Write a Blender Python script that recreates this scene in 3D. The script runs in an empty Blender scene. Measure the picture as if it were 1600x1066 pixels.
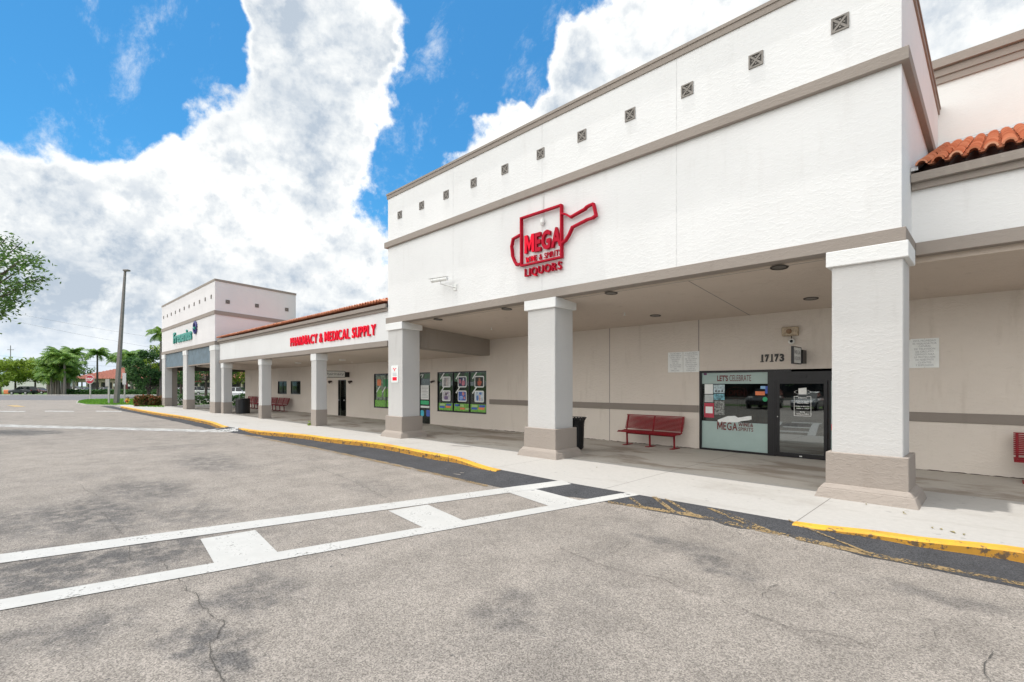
import bpy, bmesh, math, random
from mathutils import Vector, Matrix
random.seed(7)
R = math.radians
sc = bpy.context.scene
C = sc.collection
# ------------------------------------------------------------------ camera
TH = R(44.5); CT, ST = math.cos(TH), math.sin(TH)
FPX = 772.0; CX, CY, EYE = 800.0, 601.5, 2.0
cd = bpy.data.cameras.new('camera'); cam = bpy.data.objects.new('camera', cd); C.objects.link(cam)
cam.location = (0, 0, EYE); cam.rotation_euler = (R(90), 0, TH)
cd.sensor_width = 36; cd.lens = 36*FPX/1600; cd.shift_y = (CY-533)/1600
cd.clip_start = 0.05; cd.clip_end = 4000
sc.camera = cam
def ray(x, y):
    r = (x-CX)/FPX
    return Vector((r*CT-ST, r*ST+CT, -(y-CY)/FPX))
def G(x, y, z=0.0):
    a = ray(x, y); t = (z-EYE)/a.z
    return (a.x*t, a.y*t)
def F(x, y, Y):
    a = ray(x, y); t = Y/a.y
    return (a.x*t, EYE+a.z*t)
def far(x, d):
    a = ray(x, CY); return (a.x*d, a.y*d)
# ------------------------------------------------------------------ render / world / sun
sc.view_settings.view_transform = 'Standard'; sc.view_settings.look = 'None'
sc.view_settings.exposure = 0.6; sc.view_settings.gamma = 1
SUN = Vector((-0.13, -0.07, 1.0)).normalized()
el = math.asin(SUN.z); az = math.atan2(SUN.x, SUN.y)
W = bpy.data.worlds.new('World'); sc.world = W; W.use_nodes = True
nt = W.node_tree; nt.nodes.clear()
def N(t, typ, **k):
    n = t.nodes.new(typ)
    for a, b in k.items():
        if a == 'inp':
            for i, v in b.items():
                if isinstance(v, bpy.types.NodeSocket): t.links.new(v, n.inputs[i])
                else: n.inputs[i].default_value = v
        else: setattr(n, a, b)
    return n
def mth(t, op, a, b=0.0, c=0.0, clamp=False):
    return N(t, 'ShaderNodeMath', operation=op, use_clamp=clamp, inp={0: a, 1: b, 2: c}).outputs[0]
def mapr(t, v, a, b, c=0.0, d=1.0, sm=True):
    return N(t, 'ShaderNodeMapRange', interpolation_type='SMOOTHSTEP' if sm else 'LINEAR', inp={0: v, 1: a, 2: b, 3: c, 4: d}).outputs[0]
def mixc(t, f, a, b, bt='MIX'):
    n = N(t, 'ShaderNodeMix', data_type='RGBA', blend_type=bt)
    for i, v in ((0, f), (6, a), (7, b)):
        if isinstance(v, bpy.types.NodeSocket): t.links.new(v, n.inputs[i])
        else: n.inputs[i].default_value = v if i == 0 else (tuple(v)+(1,))[:4]
    return n.outputs[2]
sky = N(nt, 'ShaderNodeTexSky', sky_type='NISHITA', sun_disc=False, sun_elevation=el, sun_rotation=az, altitude=0, air_density=1.0, dust_density=0.6, ozone_density=2.0)
tc = N(nt, 'ShaderNodeTexCoord').outputs['Generated']
def vdot(v, d):
    return N(nt, 'ShaderNodeVectorMath', operation='DOT_PRODUCT', inp={0: v, 1: tuple(d)}).outputs['Value']
def noise(t, vec, scale, detail=6, rough=0.55, dist=0.0, out=0):
    return N(t, 'ShaderNodeTexNoise', inp={'Vector': vec, 'Scale': scale, 'Detail': detail, 'Roughness': rough, 'Distortion': dist}).outputs[out]
warp = N(nt, 'ShaderNodeVectorMath', operation='MULTIPLY_ADD', inp={0: noise(nt, tc, 5.0, 4, 0.6, 0, 1), 1: (0.16, 0.16, 0.16), 2: tc}).outputs[0]
wv = N(nt, 'ShaderNodeVectorMath', operation='ADD', inp={0: warp, 1: (-0.08, -0.08, -0.08)}).outputs[0]
wn = N(nt, 'ShaderNodeVectorMath', operation='NORMALIZE', inp={0: wv}).outputs[0]
def blob(px, py, r, w, vec=wn):
    d = ray(px, py).normalized(); c0 = math.cos(math.atan(r/FPX)); w = w*.85
    return mth(nt, 'MULTIPLY', mapr(nt, vdot(vec, d), c0, 1-(1-c0)*0.12), w)
cov = mth(nt, 'MULTIPLY_ADD', noise(nt, tc, 4.2, 10, 0.66), 2.6, -0.78)
for b in ((60, 40, 190, -.75), (230, 60, 150, -.9), (40, 130, 120, -.45), (140, 190, 95, -.4), (300, 20, 70, -.7), (720, 110, 120, -1.), (705, 20, 120, -1.), (640, 215, 95, -.85), (590, 300, 80, -.6),
          (850, 10, 110, -.8), (760, 60, 90, -.6), (560, 420, 60, -.3), (200, 120, 80, -.3), (345, 60, 40, -.5), (900, -60, 100, -.5),
          (440, 110, 190, .55), (560, 60, 170, .6), (250, 300, 220, .45), (100, 330, 200, .4), (420, 350, 200, .4), (880, 150, 140, .75), (760, 225, 95, .7), (1050, 60, 170, .6), (1540, 60, 300, .7),
          (90, 95, 45, .55), (15, 100, 32, .55), (620, 75, 70, .55), (550, 200, 90, .4), (180, 450, 220, .3), (450, 450, 200, .3), (0, 250, 120, .35)):
    cov = mth(nt, 'ADD', cov, blob(*b))
cov = mth(nt, 'ADD', cov, mth(nt, 'MULTIPLY_ADD', noise(nt, tc, 16, 8, .65), .5, -.25))
mask = mapr(nt, cov, 0.36, 0.72)
wisp = mapr(nt, noise(nt, N(nt, 'ShaderNodeMapping', inp={0: tc, 2: (.5, .3, .2), 3: (1, 2.2, 1.6)}).outputs[0], 5.0, 12, .70, .25), .50, .80, 0, .75)
mask = mth(nt, 'MAXIMUM', mask, wisp)
n2 = noise(nt, tc, 4.5, 8, 0.6)
gray = mth(nt, 'MULTIPLY', mapr(nt, mth(nt, 'MULTIPLY_ADD', noise(nt, tc, 11, 7, .6), .35, mth(nt, 'MULTIPLY', n2, .75)), 0.47, 0.68), mapr(nt, cov, 0.6, 0.95))
for b in ((120, 470, 170, .6), (250, 520, 130, .35), (60, 560, 130, .35), (430, 150, 130, .45), (340, 380, 110, .35), (560, 330, 90, .3), (60, 420, 160, .4)):
    gray = mth(nt, 'ADD', gray, mth(nt, 'MULTIPLY', blob(*b), mapr(nt, noise(nt, tc, 7, 7, .6), .3, .62)), 0, True)
gray = mth(nt, 'MULTIPLY', mth(nt, 'MINIMUM', gray, 1.0), mapr(nt, noise(nt, N(nt, 'ShaderNodeMapping', inp={0: tc, 3: (1, 1, 2.6)}).outputs[0], 6.5, 8, .62), .30, .60, .35, 1.0))
def up(dz): return N(nt, 'ShaderNodeVectorMath', operation='ADD', inp={0: tc, 1: (0, 0, dz)}).outputs[0]
rel = mth(nt, 'SUBTRACT', noise(nt, up(.035), 5.5, 9, .60), noise(nt, tc, 5.5, 9, .60))
rel2 = mth(nt, 'SUBTRACT', noise(nt, up(.012), 15, 7, .60), noise(nt, tc, 15, 7, .60))
bil = mth(nt, 'ADD', mapr(nt, rel, -.03, .11), mth(nt, 'MULTIPLY', mapr(nt, rel2, -.03, .10), .35))
gray = mth(nt, 'ADD', mth(nt, 'MULTIPLY', gray, .85), mth(nt, 'MULTIPLY', mth(nt, 'MULTIPLY', bil, .50), mapr(nt, cov, .5, 1.1)), 0, True)
cloud = mixc(nt, gray, (7.9, 7.85, 7.8), (3.5, 4.05, 4.85))
fill_cloud = mapr(nt, vdot(tc, Vector((-.15, -1, .38)).normalized()), .38, .85, 1.0, 2.15)   # unseen bright cloud behind the camera, added to light facade and porch
cloud = mixc(nt, 1.0, cloud, N(nt, 'ShaderNodeCombineColor', inp={0: fill_cloud, 1: fill_cloud, 2: mth(nt, 'MULTIPLY', fill_cloud, .97)}).outputs[0], 'MULTIPLY')
cov = mth(nt, 'ADD', cov, mth(nt, 'SUBTRACT', fill_cloud, 1.0)); mask = mth(nt, 'MAXIMUM', mask, mapr(nt, fill_cloud, 1.05, 1.6))
skyc = mixc(nt, 1.0, sky.outputs[0], (0.33, 0.92, 1.16), 'MULTIPLY')
skyz = N(nt, 'ShaderNodeSeparateXYZ', inp={0: tc}).outputs[2]
haze = mapr(nt, skyz, 0.0, 0.14, 0.5, 0.0)
col = mixc(nt, mask, skyc, cloud)
col = mixc(nt, haze, col, (5.0, 5.9, 7.0))
bg = N(nt, 'ShaderNodeBackground', inp={0: col, 1: 0.1})
wo = N(nt, 'ShaderNodeOutputWorld', inp={0: bg.outputs[0]})
W.cycles.sampling_method = 'MANUAL'; W.cycles.sample_map_resolution = 512
ld = bpy.data.lights.new('sun', 'SUN'); ld.energy = 2.1; ld.angle = R(0.6); ld.color = (1, .965, .91)
lo = bpy.data.objects.new('sun', ld); C.objects.link(lo); lo.location = (0, -5, 40)
lo.rotation_euler = SUN.to_track_quat('Z', 'Y').to_euler()
# ------------------------------------------------------------------ materials
MATS = {}
def base(name):
    m = bpy.data.materials.new(name); m.use_nodes = True; t = m.node_tree
    return m, t, t.nodes['Principled BSDF']
def oc(t, sc3=(1, 1, 1)):
    return N(t, 'ShaderNodeMapping', inp={0: N(t, 'ShaderNodeTexCoord').outputs['Object'], 3: sc3}).outputs[0]
def bump(t, p, h, s, d=0.02, prev=None):
    b = N(t, 'ShaderNodeBump', inp={'Strength': s, 'Distance': d, 'Height': h})
    if prev: t.links.new(prev, b.inputs['Normal'])
    t.links.new(b.outputs[0], p.inputs['Normal']); return b.outputs[0]
def simple(name, col, rough=.6, metal=0, var=.12, vs=8, bs=0, bscale=40, spec=.5, emit=0):
    if name in MATS: return MATS[name]
    m, t, p = base(name); v = oc(t)
    n = noise(t, v, vs, 5)
    f = mapr(t, n, .3, .7)
    c = mixc(t, f, tuple(x*(1-var) for x in col), tuple(min(1, x*(1+var*.6)) for x in col))
    t.links.new(c, p.inputs['Base Color']); p.inputs['Roughness'].default_value = rough; p.inputs['Metallic'].default_value = metal
    p.inputs['Specular IOR Level'].default_value = spec
    if bs: bump(t, p, noise(t, v, bscale, 4), bs)
    if emit:
        t.links.new(c, p.inputs['Emission Color']); p.inputs['Emission Strength'].default_value = emit
    MATS[name] = m; return m
def stucco(name, col, s=.5, stain=.1, grime=(.5, .45, .4)):
    m, t, p = base(name); v = oc(t, (1, 1, 2.2)); v1 = oc(t)
    a = noise(t, v, 9, 7, .62, .6); b = noise(t, v1, 70, 3, .6); c3 = noise(t, oc(t, (3, 3, .5)), 1.3, 5, .6)
    ridge = mapr(t, a, .46, .6)
    h = mth(t, 'MULTIPLY_ADD', b, .22, ridge); h = mth(t, 'MULTIPLY_ADD', noise(t, v, 18, 4, .6), .5, h)
    bump(t, p, h, s, .012)
    c = mixc(t, mapr(t, noise(t, v1, .6, 5), .3, .7), tuple(x*.95 for x in col), col)
    c = mixc(t, mth(t, 'MULTIPLY', mapr(t, c3, .55, .8), stain), c, tuple(x*g for x, g in zip(col, grime)))
    c = mixc(t, mth(t, 'MULTIPLY', mapr(t, a, .60, .74), stain*.9), c, tuple(x*.6 for x in col))
    t.links.new(c, p.inputs['Base Color']); p.inputs['Roughness'].default_value = .85; p.inputs['Specular IOR Level'].default_value = .25
    return m
M = {}
M['white'] = stucco('white_stucco', (.73, .73, .73), .2, .11)
M['upper'] = stucco('upper_white_stucco', (.73, .745, .735), .2, .05)
M['beam'] = stucco('beam_stucco', (.33, .29, .255), .3, .2)
M['white2'] = stucco('white_stucco_trim', (.74, .74, .735), .2, .05)
M['col'] = stucco('column_stucco', (.55, .54, .53), .2, .16)
M['taupe'] = stucco('taupe_trim', (.30, .262, .232), .25, .12)
M['taupe2'] = stucco('column_base_taupe', (.34, .295, .26), .4, .15)
M['wall'] = stucco('greige_wall', (.635, .575, .515), .35, .25)
M['ceil'] = stucco('ceiling_stucco', (.59, .51, .44), .3, .25)
M['stripe'] = stucco('wall_stripe', (.24, .21, .185), .15, .15)
M['pinkwhite'] = stucco('pinkish_white_stucco', (.70, .68, .685), .3, .05)  # faintly pink white, one tone over the whole corner tower
M['joint'] = simple('joint_sealant', (.25, .23, .21), .9)
M['black'] = simple('black_aluminium', (.014, .014, .016), .35, .3)
M['red'] = simple('red_bench_paint', (.21, .006, .012), .45, 0, .2, 12, spec=.25)
M['signred'] = simple('red_sign_face', (.88, .008, .035), .6, 0, .04, spec=.12)
M['signdark'] = simple('dark_red_sign_return', (.42, .006, .025), .6, 0, .05, spec=.12)
M['signwhite'] = simple('white_sign_panel', (.75, .77, .76), .5, 0, .05)
M['blacktxt'] = simple('black_print', (.02, .02, .02), .5)
M['graytxt'] = simple('grey_print', (.30, .31, .33), .6)
M['maroon'] = simple('maroon_vinyl', (.14, .02, .02), .5)
M['frost'] = simple('frosted_vinyl', (.33, .43, .41), .35, 0, .06, 2)
M['teal'] = simple('teal_sign_face', (.005, .24, .19), .4)
M['navy'] = simple('navy_sign_face', (.03, .03, .16), .4)
M['blue'] = simple('blue_print', (.04, .10, .45), .5)
M['green'] = simple('green_film', (.012, .085, .022), .35, 0, .9, 3)
M['lime'] = simple('lime_film', (.16, .42, .05), .5, 0, .4, 9)
M['orange'] = simple('orange_print', (.75, .2, .07), .5)
M['pvcwhite'] = simple('white_plastic', (.72, .72, .70), .4)
M['beigep'] = simple('beige_housing', (.42, .34, .24), .5, 0, .3, 20)
M['lampgray'] = simple('grey_concrete_pole', (.21, .19, .175), .8, 0, .1, 5, .2)
M['metal'] = simple('galvanised_steel', (.45, .45, .46), .45, .7)
M['curb'] = None
M['bluepanel'] = simple('slate_blue_awning', (.115, .165, .205), .6, 0, .2, 3)
M['dark'] = simple('dark_interior', (.012, .012, .013), .7)
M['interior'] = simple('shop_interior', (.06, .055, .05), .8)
M['rubber'] = simple('tyre_rubber', (.02, .02, .02), .8)
M['rim'] = simple('wheel_rim', (.4, .4, .42), .3, .8)
M['trunkp'] = simple('palm_trunk', (.20, .17, .145), .9, 0, .35, 14, .5, 20)
M['bark'] = simple('bark', (.095, .075, .06), .95, 0, .4, 12, .8, 18)
M['yellowh'] = simple('yellow_hydrant_paint', (.70, .42, .03), .5)
M['stopred'] = simple('stop_sign_red', (.42, .012, .03), .4, 0, .05)
M['litred'] = simple('red_neon_tube', (.30, .06, .045), .5, emit=.12)
M['groundlamp'] = simple('lamp_glass', (.35, .34, .32), .2)
def gen_curb():
    m, t, p = base('yellow_curb_paint'); v = oc(t)
    n = noise(t, v, 9, 8, .7); n2 = noise(t, v, 2.2, 6, .6)
    c = mixc(t, mapr(t, n2, .35, .7), (.66, .385, .025), (.55, .26, .03))
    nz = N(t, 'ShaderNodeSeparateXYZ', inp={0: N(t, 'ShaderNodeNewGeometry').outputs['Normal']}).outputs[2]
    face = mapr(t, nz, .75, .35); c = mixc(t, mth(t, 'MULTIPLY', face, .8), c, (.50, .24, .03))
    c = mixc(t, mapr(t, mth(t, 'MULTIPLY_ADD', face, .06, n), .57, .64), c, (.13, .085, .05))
    t.links.new(c, p.inputs['Base Color']); p.inputs['Roughness'].default_value = .7
    bump(t, p, n, .4, .02); return m
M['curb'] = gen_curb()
def glass(name, tint=(.55, .6, .58), refl=1.0):
    m = bpy.data.materials.new(name); m.use_nodes = True; t = m.node_tree; t.nodes.clear()
    fr = N(t, 'ShaderNodeFresnel', inp={0: 1.5}).outputs[0]
    f = mth(t, 'MULTIPLY_ADD', fr, 1.0*refl, .07*refl, True)
    g = N(t, 'ShaderNodeBsdfGlossy', inp={0: (.9, .95, .95, 1), 1: .015}); tr = N(t, 'ShaderNodeBsdfTransparent', inp={0: tint+(1,)})
    mx = N(t, 'ShaderNodeMixShader', inp={0: f, 1: tr.outputs[0], 2: g.outputs[0]})
    N(t, 'ShaderNodeOutputMaterial', inp={0: mx.outputs[0]}); return m
M['glass'] = glass('tinted_shop_glass', (.45, .48, .46), .9)
M['filmglass'] = glass('pharmacy_glass', (.75, .78, .76), .10)
M['doorglass'] = glass('door_glass', (.2, .22, .21), 2.3)
def carpaint(name, col, met=.3):
    if name in MATS: return MATS[name]
    m, t, p = base(name); p.inputs['Base Color'].default_value = col+(1,); p.inputs['Roughness'].default_value = .3
    p.inputs['Metallic'].default_value = met; p.inputs['Coat Weight'].default_value = .8; p.inputs['Coat Roughness'].default_value = .05
    n = noise(t, oc(t), 3, 3); t.links.new(mixc(t, n, tuple(x*.85 for x in col), tuple(min(1, x*1.1) for x in col)), p.inputs['Base Color'])
    MATS[name] = m; return m
M['carglass'] = simple('car_window_glass', (.012, .015, .018), .05)
def leafm(name, c1, c2, c3):
    m, t, p = base(name)
    rnd = N(t, 'ShaderNodeNewGeometry').outputs['Random Per Island']
    n = noise(t, oc(t), 1.1, 3)
    c = mixc(t, mapr(t, rnd, 0, 1), tuple(x*1.45 for x in c1), tuple(x*1.45 for x in c2)); c = mixc(t, mapr(t, n, .45, .68), c, tuple(x*1.35 for x in c3))
    t.links.new(c, p.inputs['Base Color']); p.inputs['Roughness'].default_value = .55; p.inputs['Specular IOR Level'].default_value = .3
    tl = N(t, 'ShaderNodeBsdfTranslucent'); t.links.new(c, tl.inputs[0])
    mx = N(t, 'ShaderNodeMixShader', inp={0: .3, 1: p.outputs[0], 2: tl.outputs[0]})
    t.links.new(mx.outputs[0], t.nodes['Material Output'].inputs[0]); return m
M['leaf'] = leafm('green_leaves', (.035, .085, .02), (.11, .19, .04), (.06, .12, .025))
M['leafy'] = leafm('yellow_green_leaves', (.09, .14, .015), (.22, .29, .03), (.13, .20, .02))
M['leafd'] = leafm('dark_green_leaves', (.02, .055, .018), (.06, .13, .03), (.035, .08, .02))
M['frond'] = leafm('palm_fronds', (.04, .10, .015), (.16, .25, .04), (.08, .16, .02))
M['croton'] = leafm('croton_leaves', (.03, .07, .015), (.22, .06, .03), (.09, .08, .02))
M['grassb'] = leafm('grass_blades', (.06, .14, .015), (.12, .26, .02), (.09, .2, .02))
# ground materials --------------------------------------------------------
def asphalt(name, light, darkc, stains=(), sp=1.0, noise_st=.75):
    m, t, p = base(name); v = oc(t)
    agg = N(t, 'ShaderNodeTexVoronoi', inp={'Vector': v, 'Scale': 105.0}).outputs['Color']
    aggv = N(t, 'ShaderNodeSeparateColor', inp={0: agg}).outputs[0]
    f1 = noise(t, v, 240, 2, .5)
    spk = mth(t, 'MULTIPLY_ADD', aggv, .62, mth(t, 'MULTIPLY', f1, .6))
    big = noise(t, oc(t, (1, .45, 1)), .32, 7, .6, .3)
    st = mth(t, 'MULTIPLY', mapr(t, big, .50, .70), noise_st)
    wv = N(t, 'ShaderNodeVectorMath', operation='MULTIPLY_ADD', inp={0: noise(t, v, .9, 5, .65, 0, 1), 1: (1.5, 1.5, 0), 2: v}).outputs[0]
    for (x, y, rx, ry, w) in stains:
        d = N(t, 'ShaderNodeMapping', inp={0: wv, 1: (-(x+.75)/rx, -(y+.75)/ry, 0), 3: (1/rx, 1/ry, 0)}).outputs[0]
        l = N(t, 'ShaderNodeVectorMath', operation='LENGTH', inp={0: d}).outputs['Value']
        st = mth(t, 'MAXIMUM', st, mth(t, 'MULTIPLY', mapr(t, l, 1.25, .35), w))
    fine = noise(t, v, 4, 9, .72)
    st = mth(t, 'MULTIPLY', st, mapr(t, fine, .36, .58, .15, 1.0))
    st = mth(t, 'MAXIMUM', st, mth(t, 'MULTIPLY', mapr(t, noise(t, v, 7.5, 3, .5), .705, .74), .8)); st = mth(t, 'MAXIMUM', st, mth(t, 'MULTIPLY', mapr(t, noise(t, v, 31, 2, .5), .72, .75), .9))
    c = mixc(t, mapr(t, noise(t, v, .13, 4), .35, .65), tuple(x*.93 for x in light), light)
    c = mixc(t, st, c, darkc)
    md = mapr(t, noise(t, v, 1.6, 9, .72), .32, .68, .84, 1.1); c = mixc(t, 1.0, c, N(t, 'ShaderNodeCombineColor', inp={0: md, 1: md, 2: md}).outputs[0], 'MULTIPLY')
    k = mapr(t, spk, .25, .95, 1-.55*sp, 1+.5*sp, False)
    c = mixc(t, 1.0, c, N(t, 'ShaderNodeCombineColor', inp={0: k, 1: k, 2: k}).outputs[0], 'MULTIPLY')
    t.links.new(c, p.inputs['Base Color']); p.inputs['Roughness'].default_value = .88; p.inputs['Specular IOR Level'].default_value = .2
    bump(t, p, spk, .55, .006); return m
ST_ = []
for (x, y, rx, ry, w) in ((100, 885, 1.3, .9, .95), (230, 868, .8, .7, .9), (0, 900, 1.2, .7, .9), (290, 855, .5, .5, .7), (144, 805, 1.9, .9, .85), (40, 815, 1.5, .8, .7), (227, 766, 1.6, .8, .7), (302, 805, 1.0, .7, .6), (210, 862, .55, .5, .8), (360, 845, .5, .6, .6), (60, 890, .9, .6, .6), (166, 980, .45, .3, .75), (372, 936, .4, .35, .75),
                      (437, 910, .5, .3, .6), (330, 1000, .35, .35, .9), (370, 1035, .3, .25, .9), (1049, 853, .7, .35, .6), (1116, 881, .5, .25, .65), (801, 954, .45, .3, .55), (1448, 926, .6, .3, .5),
                      (330, 722, 2.4, .8, .6), (560, 700, 2.5, .7, .45), (250, 640, 8, 1.2, .35), (590, 760, 1.2, .6, .35), (30, 1000, .5, .4, .6)):
    gx, gy = G(x, y); ST_.append((gx, gy, rx, ry, w))
M['asphalt'] = asphalt('weathered_asphalt', (.270, .240, .212), (.095, .090, .088), ST_, 1.0, .35)
M['asphdark'] = asphalt('fresh_dark_asphalt', (.062, .062, .066), (.038, .038, .042), (), .9, .7)
M['street'] = asphalt('street_asphalt', (.17, .165, .17), (.12, .12, .125), (), .5)
def paint(name, col, wear):
    m, t, p = base(name); v = oc(t)
    n = noise(t, v, 30, 6, .7); n2 = noise(t, v, 3, 5, .6)
    c = mixc(t, mapr(t, n2, .35, .7), tuple(x*.9 for x in col), col)
    k = mapr(t, mth(t, 'MULTIPLY_ADD', n2, .5, mth(t, 'MULTIPLY', n, .8)), wear, wear+.1)
    t.links.new(c, p.inputs['Base Color']); p.inputs['Roughness'].default_value = .75; bump(t, p, noise(t, v, 120, 2), .3, .004)
    mx = N(t, 'ShaderNodeMixShader', inp={0: k, 1: p.outputs[0], 2: N(t, 'ShaderNodeBsdfTransparent').outputs[0]})
    t.links.new(mx.outputs[0], t.nodes['Material Output'].inputs[0]); return m
M['wpaint'] = paint('white_road_paint', (.47, .46, .44), .73)
M['wpaintold'] = paint('faded_white_road_paint', (.55, .54, .52), .62)
M['ypaintold'] = paint('faded_yellow_road_paint', (.27, .185, .085), .61)
def concrete(name, col, stainc, amt, lim):
    m, t, p = base(name); v = oc(t)
    n = noise(t, oc(t, (.5, 1.2, 1)), .9, 8, .65, .4); n2 = noise(t, v, 12, 6, .7)
    c = mixc(t, mapr(t, n2, .3, .7), tuple(x*.92 for x in col), col)
    c = mixc(t, mth(t, 'MULTIPLY', mapr(t, n, lim, lim+.18), amt), c, stainc)
    sep = N(t, 'ShaderNodeSeparateXYZ', inp={0: v})
    xj = mth(t, 'FRACT', mth(t, 'MULTIPLY', mth(t, 'ADD', sep.outputs[0], 1.95+3.05*40), 1/3.05))
    j = mth(t, 'LESS_THAN', xj, .0045)
    c = mixc(t, mth(t, 'MULTIPLY', j, .75), c, (.10, .09, .08))
    gum = mapr(t, noise(t, v, 8.5, 2, .4), .715, .73); c = mixc(t, mth(t, 'MULTIPLY', gum, .45), c, tuple(x*.5 for x in col))
    spots = mapr(t, noise(t, v, 55, 2), .74, .78)
    c = mixc(t, mth(t, 'MULTIPLY', spots, .5), c, tuple(x*.45 for x in col))
    t.links.new(c, p.inputs['Base Color']); p.inputs['Roughness'].default_value = .8; p.inputs['Specular IOR Level'].default_value = .25
    bump(t, p, mth(t, 'MULTIPLY_ADD', j, -3.0, n2), .25, .006); return m
M['walk'] = concrete('bright_sidewalk_concrete', (.43, .41, .385), (.29, .265, .235), .5, .52)
M['walkin'] = concrete('worn_porch_concrete', (.45, .42, .38), (.24, .20, .165), .9, .46)
M['walkfar'] = concrete('kerb_concrete', (.45, .43, .40), (.3, .28, .25), .6, .5)
def tilem():
    m, t, p = base('clay_barrel_tile'); rnd = N(t, 'ShaderNodeNewGeometry').outputs['Random Per Island']
    n = noise(t, oc(t), 6, 5, .6)
    c = mixc(t, rnd, (.50, .16, .075), (.70, .33, .20)); c = mixc(t, mapr(t, n, .58, .75), c, (.30, .13, .085))
    t.links.new(c, p.inputs['Base Color']); p.inputs['Roughness'].default_value = .8; return m
M['tile'] = tilem()
def grassm():
    m, t, p = base('lawn_ground'); n = noise(t, oc(t), 2.5, 8, .7)
    t.links.new(mixc(t, n, (.045, .10, .012), (.10, .19, .03)), p.inputs['Base Color']); p.inputs['Roughness'].default_value = .95; return m
M['lawn'] = grassm()
# ------------------------------------------------------------------ helpers
def worg(o):
    v = Vector((0, 0, 0))
    while o: v += o.location; o = o.parent
    return v
def obj(name, bm, mats, parent=None, smooth=False):
    me = bpy.data.meshes.new(name)
    if parent: bmesh.ops.translate(bm, verts=bm.verts, vec=-worg(parent))
    bmesh.ops.recalc_face_normals(bm, faces=bm.faces)
    if smooth:
        for f in bm.faces: f.smooth = True
    bm.to_mesh(me); bm.free()
    for m in (mats if isinstance(mats, (list, tuple)) else [mats]): me.materials.append(m)
    o = bpy.data.objects.new(name, me); C.objects.link(o)
    if parent: o.parent = parent
    return o
def raw(name, vs, fs, m, parent=None):
    me = bpy.data.meshes.new(name)
    if parent:
        w = worg(parent); vs = [(a[0]-w.x, a[1]-w.y, a[2]-w.z) for a in vs]
    me.from_pydata(vs, [], fs); me.materials.append(m)
    o = bpy.data.objects.new(name, me); C.objects.link(o)
    if parent: o.parent = parent
    return o
def tag(o, label, cat, group=None, kind=None):
    if label: o['label'] = label
    if cat: o['category'] = cat
    if group: o['group'] = group
    if kind: o['kind'] = kind
    return o
def thing(name, label, cat, loc=(0, 0, 0), group=None):
    o = bpy.data.objects.new(name, None); C.objects.link(o); o.location = loc; o.empty_display_size = .2
    return tag(o, label, cat, group)
def struct(o): o['kind'] = 'structure'; return o
def B(): return bmesh.new()
def box(bm, x0, x1, y0, y1, z0, z1, mi=0, skip=''):
    v = [bm.verts.new((x, y, z)) for z in (z0, z1) for y in (y0, y1) for x in (x0, x1)]
    fs = {'b': (0, 2, 3, 1), 't': (4, 5, 7, 6), 'f': (0, 1, 5, 4), 'k': (2, 6, 7, 3), 'l': (0, 4, 6, 2), 'r': (1, 3, 7, 5)}
    out = []
    for k, q in fs.items():
        if k in skip: continue
        f = bm.faces.new([v[i] for i in q]); f.material_index = mi; out.append(f)
    return v
def hexa(bm, pts, mi=0):
    v = [bm.verts.new(p) for p in pts]
    for q in ((0, 2, 3, 1), (4, 5, 7, 6), (0, 1, 5, 4), (2, 6, 7, 3), (0, 4, 6, 2), (1, 3, 7, 5)):
        bm.faces.new([v[i] for i in q]).material_index = mi
def bevel(bm, w, seg=1):
    bmesh.ops.bevel(bm, geom=list(bm.edges), offset=w, segments=seg, affect='EDGES', clamp_overlap=True)
    return bm
def rbox(bm, *a, w=.01):
    t = B(); box(t, *a); bevel(t, w)
    me = bpy.data.meshes.new('t'); t.to_mesh(me); t.free(); bm.from_mesh(me); bpy.data.meshes.remove(me)
def frustum(bm, c, z0, z1, a0, b0, a1, b1):
    x, y = c
    hexa(bm, [(x+s*a, y+u*b, z) for z, a, b in ((z0, a0, b0), (z1, a1, b1)) for u in (-1, 1) for s in (-1, 1)])
def tube(bm, pts, r, n=8, cap=True, mi=0):
    pts = [Vector(p) for p in pts]; rs = r if isinstance(r, (list, tuple)) else [r]*len(pts); rings = []
    up = None
    for i, p in enumerate(pts):
        d = (pts[min(i+1, len(pts)-1)]-pts[max(i-1, 0)]).normalized()
        if up is None or abs(d.dot(up)) > .98: up = Vector((0, 0, 1)) if abs(d.z) < .9 else Vector((1, 0, 0))
        a = d.cross(up).normalized(); b = d.cross(a).normalized(); up = -b if False else up
        rings.append([bm.verts.new(p+(a*math.cos(2*math.pi*k/n)+b*math.sin(2*math.pi*k/n))*rs[i]) for k in range(n)])
    for i in range(len(rings)-1):
        for k in range(n):
            f = bm.faces.new((rings[i][k], rings[i][(k+1) % n], rings[i+1][(k+1) % n], rings[i+1][k])); f.material_index = mi
    if cap:
        bm.faces.new(rings[0][::-1]).material_index = mi; bm.faces.new(rings[-1]).material_index = mi
def lathe(bm, c, prof, n=20):
    rings = []
    for r, z in prof: rings.append([bm.verts.new((c[0]+r*math.cos(2*math.pi*k/n), c[1]+r*math.sin(2*math.pi*k/n), c[2]+z)) for k in range(n)])
    for i in range(len(rings)-1):
        for k in range(n): bm.faces.new((rings[i][k], rings[i][(k+1) % n], rings[i+1][(k+1) % n], rings[i+1][k]))
    bm.faces.new(rings[0][::-1]); bm.faces.new(rings[-1])
def quad(bm, pts, mi=0):
    f = bm.faces.new([bm.verts.new(p) for p in pts]); f.material_index = mi; return f
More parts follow.
